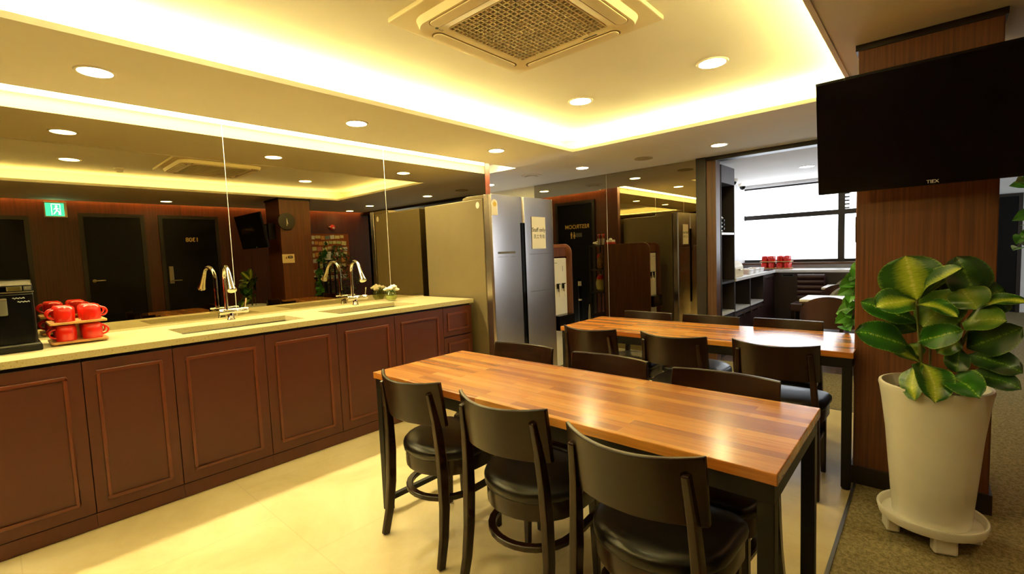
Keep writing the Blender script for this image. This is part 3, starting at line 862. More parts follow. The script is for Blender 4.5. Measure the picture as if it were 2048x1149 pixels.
for a, b_ in ((fy0 + .01, fy0 + .12), (fy1 - .12, fy1 - .01)):
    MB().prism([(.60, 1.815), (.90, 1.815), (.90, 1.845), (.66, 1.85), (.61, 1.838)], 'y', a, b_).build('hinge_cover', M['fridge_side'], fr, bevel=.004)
# notice taped on the right door
xs = fd + .0075
nt_ = thing('notice_sign', 'white paper notice reading Staff only taped on the refrigerator door', 'notice', (xs, 3.645, 1.505))
MB().box(xs - .001, xs, 3.538, 3.752, 1.352, 1.662).build('sheet', M['paper'], nt_)
text_mesh('lettering', 'Staff only', .056, M['ink'], nt_, (xs + .0006, 3.645, 1.535), (0, 1, 0), (0, 0, 1), ext=.0004, bold=.0004)
text_mesh('chinese_lettering', '\u5458\u5de5\u4e13\u7528', .045, M['ink'], nt_, (xs + .0006, 3.650, 1.468), (0, 1, 0), (0, 0, 1), ext=.0004)

# ------------------------------------------------------------------ water purifier in its wooden housing, shelf behind
hx = .78
hs = thing('purifier_housing', 'dark wooden housing with a rounded front corner around the water purifier', 'housing', (.4, 4.38, 0))
def side(a, b_):
    zt, rr = 1.40, .10
    poly = [(.02, .004), (hx, .004), (hx, zt - rr)] + [(hx - rr + rr * math.cos(PI / 2 * k / 8), zt - rr + rr * math.sin(PI / 2 * k / 8)) for k in range(1, 9)] + [(.02, zt)]
    MB().prism(poly, 'y', a, b_).build('side_panel', M['veneer'], hs, bevel=.002)
side(4.135, 4.155); side(4.475, 4.50)
MB().box(.02, hx - .06, 4.155, 4.475, 1.255, 1.36).build('top_board', M['veneer'], hs)
MB().box(.02, .04, 4.155, 4.475, .004, 1.255).build('back_panel', M['veneer'], hs)
wp = thing('water_purifier', 'tall white water purifier with two taps beside the refrigerator', 'water purifier', (.5, 4.315, 0))
MB().box(.15, .725, 4.165, 4.465, .006, 1.24).build('body', M['whiteplastic'], wp, bevel=.012)
for yy in (4.275, 4.375):
    tp = MB().box(.725, .757, yy - .020, yy + .020, .895, .955).build('tap', M['blackplastic'], wp, bevel=.006)
    MB().tube([(.745, yy, .905), (.748, yy, .86)], [.012, .009], 10).build('nozzle', M['satin'], tp)
    MB().prism([(yy - .015, .945), (yy + .015, .945), (yy + .012, .80), (yy - .012, .80)], 'x', .758, .766).build('lever', M['whiteplastic'], tp, bevel=.003)
MB().box(.72, .82, 4.17, 4.465, .435, .60).build('drip_tray', M['blackplastic'], wp, bevel=.006)
MB().box(.7255, .7275, 4.38, 4.384, 1.09, 1.15).build('indicator_strip', M['greyplastic'], wp)
MB().box(.7255, .7275, 4.20, 4.28, 1.185, 1.19).build('panel_line', M['greyplastic'], wp)

su = thing('storage_shelf', 'narrow dark shelf unit standing behind the purifier housing', 'shelf', (-.12, 4.33, 0))
for z in (.25, .62, .98, 1.37):
    MB().box(-.26, .018, 4.16, 4.50, z, z + .022).build('shelf_board', M['darkframe'], su)
for a in ((-.26, -.24, 4.16, 4.18), (-.26, -.24, 4.48, 4.50), (-.002, .018, 4.16, 4.18), (-.002, .018, 4.48, 4.50)):
    MB().box(*a, .003, 1.392).build('post', M['darkframe'], su)
zt = 1.393
nk = MB()
for k in range(9):
    a = k * .7
    nk.ball((-.17 + .03 * math.cos(a), 4.42 + .03 * math.sin(a), zt + .012 + .006 * k), .034 - .002 * k, 8, .5)
tag(nk.build('napkins', M['paper'], smooth=True), 'white crumpled napkins on top of the shelf behind the purifier', 'napkins')
for q, (px_, py_) in enumerate(((-.105, 4.44), (-.03, 4.44))):
    sc = thing('utensil_cup', ['steel cup of red handled utensils, nearer the napkins', 'steel cup of red handled utensils, nearer the red tissue box'][q], 'utensil cup', (px_, py_, zt), 'utensil cups behind the purifier')
    MB().lathe([(.024, 0), (.026, .10), (.023, .10), (.021, .004), (1e-5, .003)], (px_, py_, zt), 20).build('cup', M['satin'], sc, smooth=True)
    for k in range(4):
        a = k * 1.6 + q
        tip = Vector((px_ + .016 * math.cos(a), py_ + .016 * math.sin(a), zt + .16))
        MB().tube([(px_, py_, zt + .02), tip], .0035, 6).ball(tuple(tip), .011, 8, 1.3).build('utensil', M['alarmred'] if k != 1 else M['satin'], sc, smooth=True)
tb = thing('tissue_box', 'red and white tissue box on the purifier housing top', 'tissue box', (.09, 4.42, 1.401))
MB().box(.03, .15, 4.36, 4.47, 1.401, 1.43).build('lower_half', M['alarmred'], tb, bevel=.003)
MB().box(.04, .145, 4.365, 4.465, 1.43, 1.465).build('upper_half', M['paper'], tb, bevel=.004)
MB().ball((.09, 4.415, 1.475), .028, 8, .7).build('tissue', M['paper'], tb, smooth=True)
def bag(name, lab, c, r, h, mat, band=None):
    t = thing(name, lab, 'bag', c)
    pr = [(r * .55, 0), (r * .95, h * .12), (r, h * .45), (r * .85, h * .75), (r * .5, h * .93), (r * .25, h)]
    mb = MB().lathe(pr, c, 18)
    mb.v = [(x + .012 * math.sin(9 * z + 5 * y), y + .010 * math.cos(11 * z + 7 * x), z) for x, y, z in mb.v]
    mb.build('sack', mat, t, smooth=True)
    if band:
        MB().lathe([(r * .9, h * .70), (r * .93, h * .8), (r * .6, h * .95)], c, 18, caps=False).build('band', band, t, smooth=True)
bag('snack_bag', 'red and yellow bag on the middle shelf behind the purifier', (-.12, 4.37, 1.003), .07, .26, plain('snack_bag_foil', (150, 110, 40), .35, noise=.6, nscale=14), M['alarmred'])
bag('bin_bag', 'pale green bag with a red top on the low shelf behind the purifier', (-.12, 4.36, .643), .085, .28, M['binbag'], M['alarmred'])
tag(MB().lathe([(.02, 0), (.03, .02), (.018, .30), (.006, .42)], (-.34, 4.40, .004), 12).build('umbrella_cover', M['paper'], smooth=True), 'folded white and red umbrella standing by the shelf unit', 'umbrella')
bp_ = thing('barrier_post', 'slim black post with pale bands in front of the restroom door', 'post', (-.72, 4.10, 0))
MB().lathe([(.09, .004), (.09, .02), (.03, .03), (.028, .8), (.03, .82), (1e-5, .825)], (-.72, 4.10, 0), 20).build('pole', M['blackplastic'], bp_, smooth=True)
for z0, z1 in ((.70, .78), (.44, .47), (.14, .27)):
    MB().lathe([(.0292, z0), (.0292, z1)], (-.72, 4.10, 0), 20, caps=False).build('band', M['cream'], bp_, smooth=True)

# ------------------------------------------------------------------ tables
def make_table(lab):
    t = thing('dining_table', lab, 'table', (0, 0, 0), 'butcher block dining tables')
    hx_, hy_ = .92, .307
    MB().box(-hx_, hx_, -hy_, hy_, .708, .740).build('tabletop', M['butcher'], t, bevel=.0025)
    i = .008; s = .042
    fr_ = MB().box(-hx_ + i, hx_ - i, -hy_ + i, -hy_ + i + .03, .655, .7075).box(-hx_ + i, hx_ - i, hy_ - i - .03, hy_ - i, .655, .7075)
    fr_.box(-hx_ + i, -hx_ + i + .03, -hy_ + i + .03, hy_ - i - .03, .655, .7075).box(hx_ - i - .03, hx_ - i, -hy_ + i + .03, hy_ - i - .03, .655, .7075)
    fr_.build('apron', M['frame_metal'], t)
    for sx in (-1, 1):
        for sy in (-1, 1):
            x_, y_ = sx * (hx_ - i - s / 2), sy * (hy_ - i - s / 2)
            lg_ = MB().box(x_ - s / 2, x_ + s / 2, y_ - s / 2, y_ + s / 2, .012, .655).build('leg', M['frame_metal'], t, bevel=.003)
            MB().lathe([(.02, .002), (.02, .013)], (x_, y_, 0), 12).build('foot_cap', M['blackplastic'], lg_)
    x_ = -(hx_ - i - s / 2)
    MB().box(x_ - .012, x_ + .012, -hy_ + i + s, hy_ - i - s, .055, .08).build('end_rail', M['frame_metal'], t)
    return t
t1 = make_table('long butcher block table nearest the camera, with streaks of light on its top')
t1.location = (2.67, 1.579, 0)
dup(t1, (2.66, 3.222, 0), 0, 'long butcher block table farther back, beside the veneer column')

# ------------------------------------------------------------------ chairs (front is +y)
def make_chair():
    t = thing('dining_chair', '', 'chair', (0, 0, 0), 'dark wooden dining chairs round the two tables')
    def outline(s=1.0, n=14):
        pts = []
        # rounded front corners, half-round back
        for cx_, a0, r in ((.215 - .05, 0, .05),):
            pass
        fr_y, hw_ = .19, .215
        r = .055
        for k in range(7):
            a = PI / 2 * k / 6
            pts.append((hw_ - r + r * math.cos(a), fr_y - r + r * math.sin(a)))
        for k in range(7):
            a = PI / 2 + PI / 2 * k / 6
            pts.append((-hw_ + r + r * math.cos(a), fr_y - r + r * math.sin(a)))
        for k in range(n + 1):
            a = PI + PI * k / n
            pts.append((hw_ * .985 * math.cos(a), .0 + .195 * math.sin(a)))
        return [(x * s, (y - .0) * s) for x, y in pts]
    def layers(levels):
        mb = MB(); vs = []; k = 0
        for s, z in levels:
            o = outline(s); k = len(o)
            vs += [(x, y, z) for x, y in o]
        fs = [tuple(range(k - 1, -1, -1)), tuple((len(levels) - 1) * k + i for i in range(k))]
        for l in range(len(levels) - 1):
            fs += [(l * k + i, l * k + (i + 1) % k, (l + 1) * k + (i + 1) % k, (l + 1) * k + i) for i in range(k)]
        return mb.add(vs, fs)
    layers([(.96, .352), (.965, .355), (.965, .418)]).build('seat_frame', M['chairwood'], t, smooth=True)
    layers([(.96, .418), (1.0, .424), (1.012, .438), (1.0, .454), (.95, .466), (.84, .474), (.6, .479), (.2, .481)]).build('seat_pad', M['leather'], t, smooth=True, angle=60)
    for sx in (-1, 1):
        p = [(sx * .205, -.232, .003), (sx * .200, -.205, .12), (sx * .196, -.190, .25), (sx * .191, -.186, .40), (sx * .185, -.190, .52), (sx * .178, -.199, .63), (sx * .170, -.221, .752)]
        MB().bar(p, [.024, .026, .028, .030, .028, .026, .022], [.034, .038, .042, .044, .040, .036, .026]).build('leg', M['chairwood'], t, bevel=.005)
    for sx in (-1, 1):
        MB().bar([(sx * .178, .150, .003), (sx * .172, .150, .36)], [.024, .036], [.024, .036]).build('leg', M['chairwood'], t, bevel=.004)
    # curved back panel
    mb = MB(); vs = []; n = 16
    cols = []
    for side_ in (0, 1):
        for zz, dy in ((.600, .0), (.622, -.003), (.765, -.028), (.787, -.032)):
            for k in range(n + 1):
                u = -1 + 2 * k / n
                z = zz + (.010 * (abs(u) ** 2) if zz > .7 else (.006 * (1 - u * u)))
                y = -.262 + .078 * u * u + dy * .9 + (.0 if side_ == 0 else .018)
                vs.append((u * .209, y + .012, z))
    W = n + 1
    fs = []
    for s_ in (0, 1):
        for r in range(3):
            for k in range(n):
                a = s_ * 4 * W + r * W + k
                fs.append((a, a + 1, a + W + 1, a + W))
    for k in range(n):
        fs.append((k, k + 1, 4 * W + k + 1, 4 * W + k)); a = 3 * W + k
        fs.append((a, a + 1, 4 * W + a + 1, 4 * W + a))
    for r in range(3):
        for k in (0, n):
            a = r * W + k
            fs.append((a, a + W, 4 * W + a + W, 4 * W + a))
    mb.add(vs, fs)
    mb.build('backrest', M['chairwood'], t, smooth=True, bevel=.004, angle=35)
    # hoop stretcher
    pts = [(.165, .150, .248), (.172, .06, .248)]
    pts += [(.172 * math.cos(a), -.02 + .165 * math.sin(a), .248) for a in [-(PI * k / 14) for k in range(15)]]
    pts += [(-.172, .06, .248), (-.165, .150, .248)]
    MB().bar(pts, .022, .030, side=(0, 0, 1)).build('stretcher', M['chairwood'], t, bevel=.004, smooth=True)
    return t
ch = make_chair()
chairs = [
    (2.150, 1.402, 0, 'dark chair at the camera side of the near table, leftmost, by the cabinets'),
    (2.708, 1.390, 0.02, 'dark chair at the camera side of the near table, middle of the three'),
    (3.250, 1.340, 0.0, 'dark chair at the camera side of the near table, closest to the camera'),
    (2.150, 1.80, PI + .02, 'dark chair at the far side of the near table, in front of the refrigerator'),
    (2.690, 1.797, PI - .03, 'dark chair at the far side of the near table, middle of the three'),
    (3.245, 1.760, PI, 'dark chair at the far side of the near table, nearest the column'),
    (2.140, 2.895, -.03, 'dark chair at the near side of the back table, leftmost, by the refrigerator'),
    (2.715, 2.915, -.04, 'dark chair at the near side of the back table, middle of the three'),
    (3.253, 2.935, 0.0, 'dark chair at the near side of the back table, nearest the column'),
    (2.135, 3.372, PI - .06, 'dark chair at the far side of the back table, before the dark mirror'),
    (2.635, 3.372, PI - .05, 'dark chair at the far side of the back table, before the wooden jamb'),
    (3.145, 3.382, PI - .02, 'dark chair at the far side of the back table, before the dining corner')]
for i, (x, y, r, l) in enumerate(chairs):
    if i == 0:
        ch.location = (x, y, 0); ch.rotation_euler = (0, 0, r); ch['label'] = l
    else:
        dup(ch, (x, y, 0), r, l)

# ------------------------------------------------------------------ television on the column
tv = thing('television', 'large black flat television tilted down on the veneer column', 'television', (3.95, 2.80, 1.80))
tx0, tx1 = 3.44, 4.46
tp0, tp1 = Vector((0, 2.795, 1.545)), Vector((0, 2.700, 2.064))       # lower and upper front edge
up = (tp1 - tp0).normalized(); hgt = (tp1 - tp0).length
nn = Vector((1, 0, 0)).cross(up)                                     # toward the room
def tvbox(u0, u1, v0, v1, d0, d1):
    mb = MB()
    vs = [tp0 + Vector((u, 0, 0)) + up * v + nn * d for d in (d0, d1) for u, v in ((u0, v0), (u1, v0), (u1, v1), (u0, v1))]
    return mb.add(vs, [(0, 3, 2, 1), (4, 5, 6, 7), (0, 1, 5, 4), (1, 2, 6, 5), (2, 3, 7, 6), (3, 0, 4, 7)])
tvbox(tx0, tx1, 0, hgt, -.032, 0.0).build('casing', M['blackgloss'], tv, bevel=.004)
tvbox(tx0 + .012, tx1 - .012, .030, hgt - .014, 0.0002, .0012).build('screen', M['screen'], tv)
bz = tvbox(tx0, tx1, hgt - .012, hgt, 0, .003); bz.box(0, 0, 0, 0, 0, 0) if False else None
bz.build('bezel', M['blackplastic'], tv)
text_mesh('brand_lettering', 'TIEX', .020, M['silver_text'], tv, tuple(tp0 + Vector((3.865, 0, 0)) + up * .015 + nn * .0008), (1, 0, 0), tuple(up), ext=.0003, bold=.0004)
MB().box(3.75, 4.05, 2.94, 3.044, 1.68, 1.92).build('wall_bracket', M['frame_metal'], tv)
MB().box(3.80, 3.84, 2.78, 2.95, 1.70, 1.90).box(3.96, 4.00, 2.78, 2.95, 1.70, 1.90).build('mount_arm', M['frame_metal'], tv)

# clock and wifi sign on the mirror side of the column
ck = thing('wall_clock', 'round dark wall clock with thin white hands on the column', 'clock', (3.55, 3.13, 1.94))
MB().lathe([(1e-5, 0), (.125, 0), (.13, -.004), (.128, -.03), (.118, -.032), (1e-5, -.028)], (3.568, 3.135, 1.94), 40, 'x', caps=False).build('case', plain('clock_face', (48, 40, 30), .4), ck, smooth=True)
MB().bar([(3.535, 3.135, 1.985), (3.535, 3.132, 1.87)], .006, .002, side=(0, 1, 0)).build('minute_hand', M['paper'], ck)
MB().bar([(3.536, 3.136, 1.975), (3.536, 3.148, 1.90)], .008, .002, side=(0, 1, 0)).build('hour_hand', M['paper'], ck)
wf = thing('wifi_sign', 'small cream network sign on the column below the clock', 'sign', (3.56, 3.13, 1.37))
MB().box(3.5675, 3.5695, 3.04, 3.225, 1.302, 1.438).build('plate', M['cream'], wf)
MB().prism(rounded(3.125, 3.20, 1.37, 1.412, .014, 4), 'x', 3.567, 3.5675).build('badge', M['ink'], wf)
text_mesh('badge_lettering', 'iW', .036, M['cream'], wf, (3.5666, 3.162, 1.391), (0, -1, 0), (0, 0, 1), ext=.0004)
MB().tube([(3.567, 3.06 + .02 * math.cos(a), 1.385 + .02 * math.sin(a)) for a in [PI * k / 8 for k in range(9)]], .001, 6).box(3.5665, 3.5675, 3.077, 3.083, 1.36, 1.388).box(3.5665, 3.5675, 3.095, 3.115, 1.365, 1.40).build('mark', plain('ochre_mark', (150, 110, 40), .6), wf)

# exit sign, fire alarm, notice board on the right wall
ex = thing('exit_sign', 'lit green emergency exit sign with a running figure on the redwood wall', 'exit sign', (RX - .03, .71, 2.18))
MB().box(RX - .055, RX - .002, .595, .83, 2.068, 2.285).build('box', M['satin'], ex, bevel=.004)
MB().box(RX - .058, RX - .055, .61, .80, 2.085, 2.265).build('panel', M['exitgreen'], ex)
rn = MB()
X_ = RX - .0595
rn.box(X_ - .001, X_, .67, .675, 2.10, 2.25).box(X_ - .001, X_, .67, .76, 2.247, 2.252).box(X_ - .001, X_, .757, .762, 2.10, 2.25)
rn.lathe([(.012, 0), (.012, .001)], (X_ - .001, .722, 2.222), 14, 'x')
for a, b_, w in (((.715, 2.205), (.725, 2.165), .014), ((.716, 2.20), (.745, 2.185), .008), ((.716, 2.20), (.695, 2.175), .008), ((.725, 2.165), (.705, 2.135), .010), ((.705, 2.135), (.69, 2.11), .009), ((.725, 2.165), (.748, 2.14), .010), ((.748, 2.14), (.742, 2.105), .009)):
    rn.bar([(X_ - .0005, a[0], a[1]), (X_ - .0005, b_[0], b_[1])], .001, w, side=(1, 0, 0))
rn.build('running_figure', M['exitwhite'], ex)
fa = thing('fire_alarm', 'small red fire alarm above the notice board', 'fire alarm', (RX - .02, 4.80, 1.99))
MB().lathe([(.055, 0), (.055, -.02), (.045, -.035), (1e-5, -.04)], (RX - .001, 4.80, 1.99), 24, 'x', caps=False).build('dome', M['alarmred'], fa, smooth=True)
MB().lathe([(.018, -.038), (.018, -.055), (1e-5, -.057)], (RX - .001, 4.80, 1.975), 16, 'x', caps=False).build('lamp', M['paper'], fa, smooth=True)
MB().box(RX - .05, RX - .002, 4.72, 4.745, 1.99, 2.005).build('bracket', M['paper'], fa)
nb = thing('notice_board', 'orange brown notice board covered with small cards on the redwood wall', 'notice board', (RX - .01, 4.62, 1.37))
MB().box(RX - .015, RX - .001, 4.10, 5.14, .90, 1.86).build('board', M['cork'], nb)
fr4 = MB().box(RX - .02, RX - .001, 4.085, 4.10, .885, 1.875).box(RX - .02, RX - .001, 5.14, 5.155, .885, 1.875).box(RX - .02, RX - .001, 4.10, 5.14, 1.86, 1.875).box(RX - .02, RX - .001, 4.10, 5.14, .885, .90)
fr4.build('board_frame', M['redwood'], nb)
ccols = [('cream', (222, 208, 140)), ('pale green', (190, 200, 120)), ('white', (226, 220, 196)), ('pink', (214, 130, 110)), ('blue grey', (120, 130, 130)), ('orange', (222, 160, 80))]
cmats = [plain('note_' + n.replace(' ', '_'), c, .8, noise=.15, nscale=30) for n, c in ccols]
# ink lines as part of the card pattern: alternating stripes in the material
for row in range(8):
    yy = 4.13
    while yy < 5.04:
        w = .07 + .04 * random.random(); h = .055 + .03 * random.random()
        if yy + w > 5.12: break
        z = 1.83 - row * .115 - .02 * random.random()
        if random.random() < .93 and z - h > .92:
            k = random.choices(range(6), [5, 4, 3, 1, 1, 2])[0]
            a = random.uniform(-.12, .12)
            cmid = Vector((RX - .0165 - .0004 * (row % 3), yy + w / 2, z - h / 2))
            R2 = Matrix.Rotation(a, 3, 'X')
            vs_ = [cmid + R2 @ Vector((d, sy * w / 2, sz * h / 2)) for d in (0, -.001) for sy, sz in ((-1, -1), (1, -1), (1, 1), (-1, 1))]
            o = MB().add(vs_, [(0, 3, 2, 1), (4, 5, 6, 7), (0, 1, 5, 4), (1, 2, 6, 5), (2, 3, 7, 6), (3, 0, 4, 7)]).build('note_card', cmats[k])
            tag(o, '%s note card pinned on the notice board' % ccols[k][0], 'note card', '%s note cards on the notice board' % ccols[k][0])
        yy += w + .012

# ficus in front of the board
fx_, fy_ = 4.90, 4.66
fc = thing('potted_ficus', 'leafy ficus tree in a dark pot before the notice board', 'potted plant', (fx_, fy_, .002))
MB().lathe([(.12, .003), (.15, .05), (.17, .32), (.175, .34), (.155, .34), (.15, .29), (1e-5, .29)], (fx_, fy_, 0), 28).build('pot', plain('dark_pot', (60, 50, 44), .4), fc, smooth=True)
MB().tube([(fx_, fy_, .28), (fx_ + .02, fy_ - .01, .6), (fx_ - .01, fy_ + .02, .95), (fx_ + .02, fy_, 1.3)], [.02, .017, .013, .006], 8).build('trunk', M['bark'], fc, smooth=True)
lv_ = MB()
for k in range(900):
    a = random.uniform(0, 2 * PI); z = random.uniform(.5, 1.62); rr = .36 * math.sqrt(random.random()) * max(.15, (1 - abs((z - .98) / .72) ** 2.2))
    p = Vector((fx_ + min(rr * math.cos(a), .24), fy_ + rr * math.sin(a), z))
    d = Vector((math.cos(a) + random.uniform(-.6, .6), math.sin(a) + random.uniform(-.6, .6), random.uniform(-1.0, .2))).normalized()
    s = d.cross(Vector((random.uniform(-.4, .4), random.uniform(-.4, .4), 1))).normalized()
    L_ = random.uniform(.05, .085)
    if p.x + d.x * L_ > RX - .05: d.x = -abs(d.x)
    lv_.add([p, p + d * L_ * .5 + s * L_ * .24, p + d * L_, p + d * L_ * .5 - s * L_ * .24], [(0, 1, 2, 3)])
lv_.build('foliage', M['ficus'], fc)

# ------------------------------------------------------------------ rubber plant in the white planter
px0, py0 = 3.885, 2.69
pot = thing('rubber_plant', 'variegated rubber plant in a tall white tapered planter before the column', 'potted plant', (px0, py0, .0))
MB().lathe([(.128, .081), (.133, .09), (.150, .30), (.163, .47), (.178, .60), (.186, .655), (.190, .672), (.188, .682), (.178, .684), (.170, .672), (.166, .63), (1e-5, .63)], (px0, py0, 0), 48).build('planter', M['ceramic'], pot, smooth=True, angle=60)
MB().lathe([(.168, .628), (.10, .640), (.05, .645), (1e-5, .64)], (px0, py0, 0), 32, caps=False).build('soil', M['soil'], pot, smooth=True)
# saucer on feet: a thing of its own under the planter
sa = thing('planter_saucer', 'round white saucer with block feet under the tall planter', 'saucer', (px0, py0, .0))
MB().lathe([(1e-5, .080), (.150, .080), (.170, .084), (.177, .108), (.181, .114), (.186, .114), (.189, .108), (.181, .074), (.155, .068), (1e-5, .068)], (px0, py0, 0), 48, caps=False).build('dish', M['ceramic'], sa, smooth=True, angle=60)
for k in range(4):
    a = math.radians(-72 + 90 * k)
    R_ = Matrix.Rotation(a, 4, 'Z')
    f_ = MB().prism([(.115, -.040), (.165, -.040), (.165, .040), (.115, .040)], 'z', .004, .074)
    f_.v = [tuple((R_ @ Vector(p)) + Vector((px0, py0, 0))) for p in f_.v]
    f_.build('foot', M['ceramic'], sa, bevel=.008)
MB().tube([(3.838, 2.66, .63), (3.842, 2.66, .80), (3.830, 2.66, .95), (3.824, 2.66, 1.05)], [.008, .007, .006, .005], 8).tube([(3.966, 2.70, .63), (3.966, 2.69, .84), (3.955, 2.68, 1.0), (3.962, 2.68, 1.10)], [.009, .007, .006, .005], 8).tube([(3.966, 2.69, .85), (3.995, 2.68, .95), (4.01, 2.67, 1.06)], [.006, .006, .005], 8).tube([(3.875, 2.72, .63), (3.87, 2.72, .86)], [.005, .004], 8).build('stems', M['stem'], pot, smooth=True)

def make_leaf(b0, t0, width, facing, mat, fold=.25, curl=.12, parent=None):
    """b0 -> t0 midrib; facing: rough normal of the upper side; fold: V angle; curl: sag of the midrib"""
    b0, t0 = Vector(b0), Vector(t0)
    ax_ = t0 - b0; L_ = ax_.length; d = ax_.normalized()
    n_ = Vector(facing); n_ = (n_ - d * n_.dot(d)).normalized()
    s = d.cross(n_)
    nu, nv = 8, 14
    vs, uvs = [], []
    for j in range(nv + 1):
        v = j / nv
        vq = min(1, v ** 1.0)
        wv = max(0.0, 1 - abs(2 * vq - 1) ** 2.4) ** .6 * min(1, .45 + v * 1.9)
        if v > .93:
            wv *= (1 - v) / .07 * .9 + .1
        if j == nv: wv = .012
        if j == 0: wv = .05
        mid = b0 + d * (L_ * v) + n_ * (curl * L_ * math.sin(PI * v))
        for i in range(nu + 1):
            u = -1 + 2 * i / nu
            off = s * (u * wv * width / 2 * math.cos(fold)) + n_ * (abs(u) ** 1.4 * wv * width / 2 * math.sin(fold)) + n_ * (.004 * math.sin(10 * v + 3 * u))
            vs.append(tuple(mid + off)); uvs.append(((u + 1) / 2, v))
    fs = []
    for j in range(nv):
        for i in range(nu):
            a = j * (nu + 1) + i
            fs.append((a, a + 1, a + nu + 2, a + nu + 1))
    off = world_off(parent)
    me = bpy.data.meshes.new('leaf')
    me.from_pydata([tuple(Vector(p) - off) for p in vs], [], fs)
    ul = me.uv_layers.new(name='UVMap')
    for p in me.polygons:
        p.use_smooth = True
        for li in p.loop_indices:
            ul.data[li].uv = uvs[me.loops[li].vertex_index]
    me.materials.append(mat)
    o = bpy.data.objects.new('leaf', me)
    COL.objects.link(o); o.parent = parent
    return o
K_ = .000821
A, B, C_, D_ = M['leafA'], M['leafB'], M['leafC'], M['leafD']
F = (-.1, -1, .25)
leaves = [
    # base x, z, tip x, z, width(px of 3.38x), base y, tip y, facing, mat, fold, curl
    (3.824, 1.049, 3.783, 1.240, 285, 2.66, 2.66, (-.05, -1, .1), A, .12, .04),
    (3.833, 1.053, 3.965, 1.185, 150, 2.66, 2.58, (-.7, -.6, .9), A, .55, .06),
    (3.818, 1.042, 3.683, 1.008, 185, 2.65, 2.56, (-.1, -.85, .75), A, .15, .10),
    (3.825, .949, 3.628, 1.032, 130, 2.67, 2.66, (-.2, -.9, .7), B, .15, .05),
    (3.805, .833, 3.607, .892, 190, 2.65, 2.55, (-.15, -.9, .8), B, .15, .10),
    (3.823, 1.027, 3.954, .980, 105, 2.64, 2.52, (.1, -.65, 1), A, .3, .12),
    (3.952, 1.100, 3.844, .931, 200, 2.68, 2.64, (-.3, -1, -.1), D_, -.2, -.03),
    (4.009, 1.059, 3.944, 1.234, 190, 2.68, 2.69, (.25, -1, .1), C_, .15, .04),
    (4.010, 1.017, 4.147, 1.052, 105, 2.67, 2.60, (0, -.6, 1), A, .25, .14),
    (4.009, 1.047, 4.083, 1.103, 200, 2.69, 2.72, (.2, -1, .15), C_, .1, .04),
    (3.956, 1.106, 4.010, 1.017, 170, 2.67, 2.62, (.2, -1, .3), D_, .2, .05),
    (3.968, .959, 4.094, .974, 165, 2.66, 2.57, (0, -.85, .7), D_, .2, .10),
    (3.983, .856, 4.138, .954, 160, 2.68, 2.60, (.35, -.9, .3), C_, .35, .10),
    (3.829, .865, 3.973, .929, 130, 2.66, 2.60, (.1, -.9, .3), B, .3, .08),
    (3.965, .879, 3.894, .821, 100, 2.68, 2.63, (-.2, -.8, .5), D_, .2, .10),
    (3.843, .763, 3.729, .819, 120, 2.66, 2.58, (0, -.7, 1), A, .3, .12),
    (3.840, .775, 3.828, .602, 125, 2.64, 2.485, (-.75, -.9, .4), A, .15, .14),
    (3.842, .775, 3.892, .606, 175, 2.64, 2.47, (.45, -.9, .55), A, .25, .16),
    (3.923, .723, 4.027, .652, 165, 2.64, 2.50, (.1, -.8, .7), B, .2, .18),
    (3.984, .825, 4.143, .773, 145, 2.68, 2.62, (.1, -.8, .7), C_, .2, .12),
    (3.977, .743, 4.141, .708, 135, 2.66, 2.58, (.1, -.8, .8), C_, .2, .14),
    (3.964, .847, 3.955, .746, 110, 2.69, 2.66, (-.3, -.9, .2), C_, .2, .06),
    (3.842, .795, 3.802, .856, 95, 2.69, 2.70, (-.2, -.9, .3), D_, .1, .05),
    (3.825, .910, 3.745, .970, 120, 2.68, 2.69, (-.2, -.9, .4), C_, .15, .06),
    (3.86, .90, 3.90, 1.12, 160, 2.73, 2.78, (.1, -1, .2), C_, .15, .05),
    (3.92, .98, 3.98, 1.17, 150, 2.74, 2.80, (.1, -1, .2), C_, .15, .05),
]
for (bx, bz_, tx, tz, w, by, ty, fc_, mt, fo, cu_) in leaves:
    # keep the leaf on the same line of sight when its tip comes forward of the stem plane
    sc_t = ty / 2.66; sc_b = by / 2.66
    cxw, czw = 3.865, 1.318
    b3 = (cxw + (bx - cxw) * sc_b, by, czw + (bz_ - czw) * sc_b)
    t3 = (cxw + (tx - cxw) * sc_t, ty, czw + (tz - czw) * sc_t)
    make_leaf(b3, t3, w * K_ * .98, fc_, mt, fo, cu_, pot)

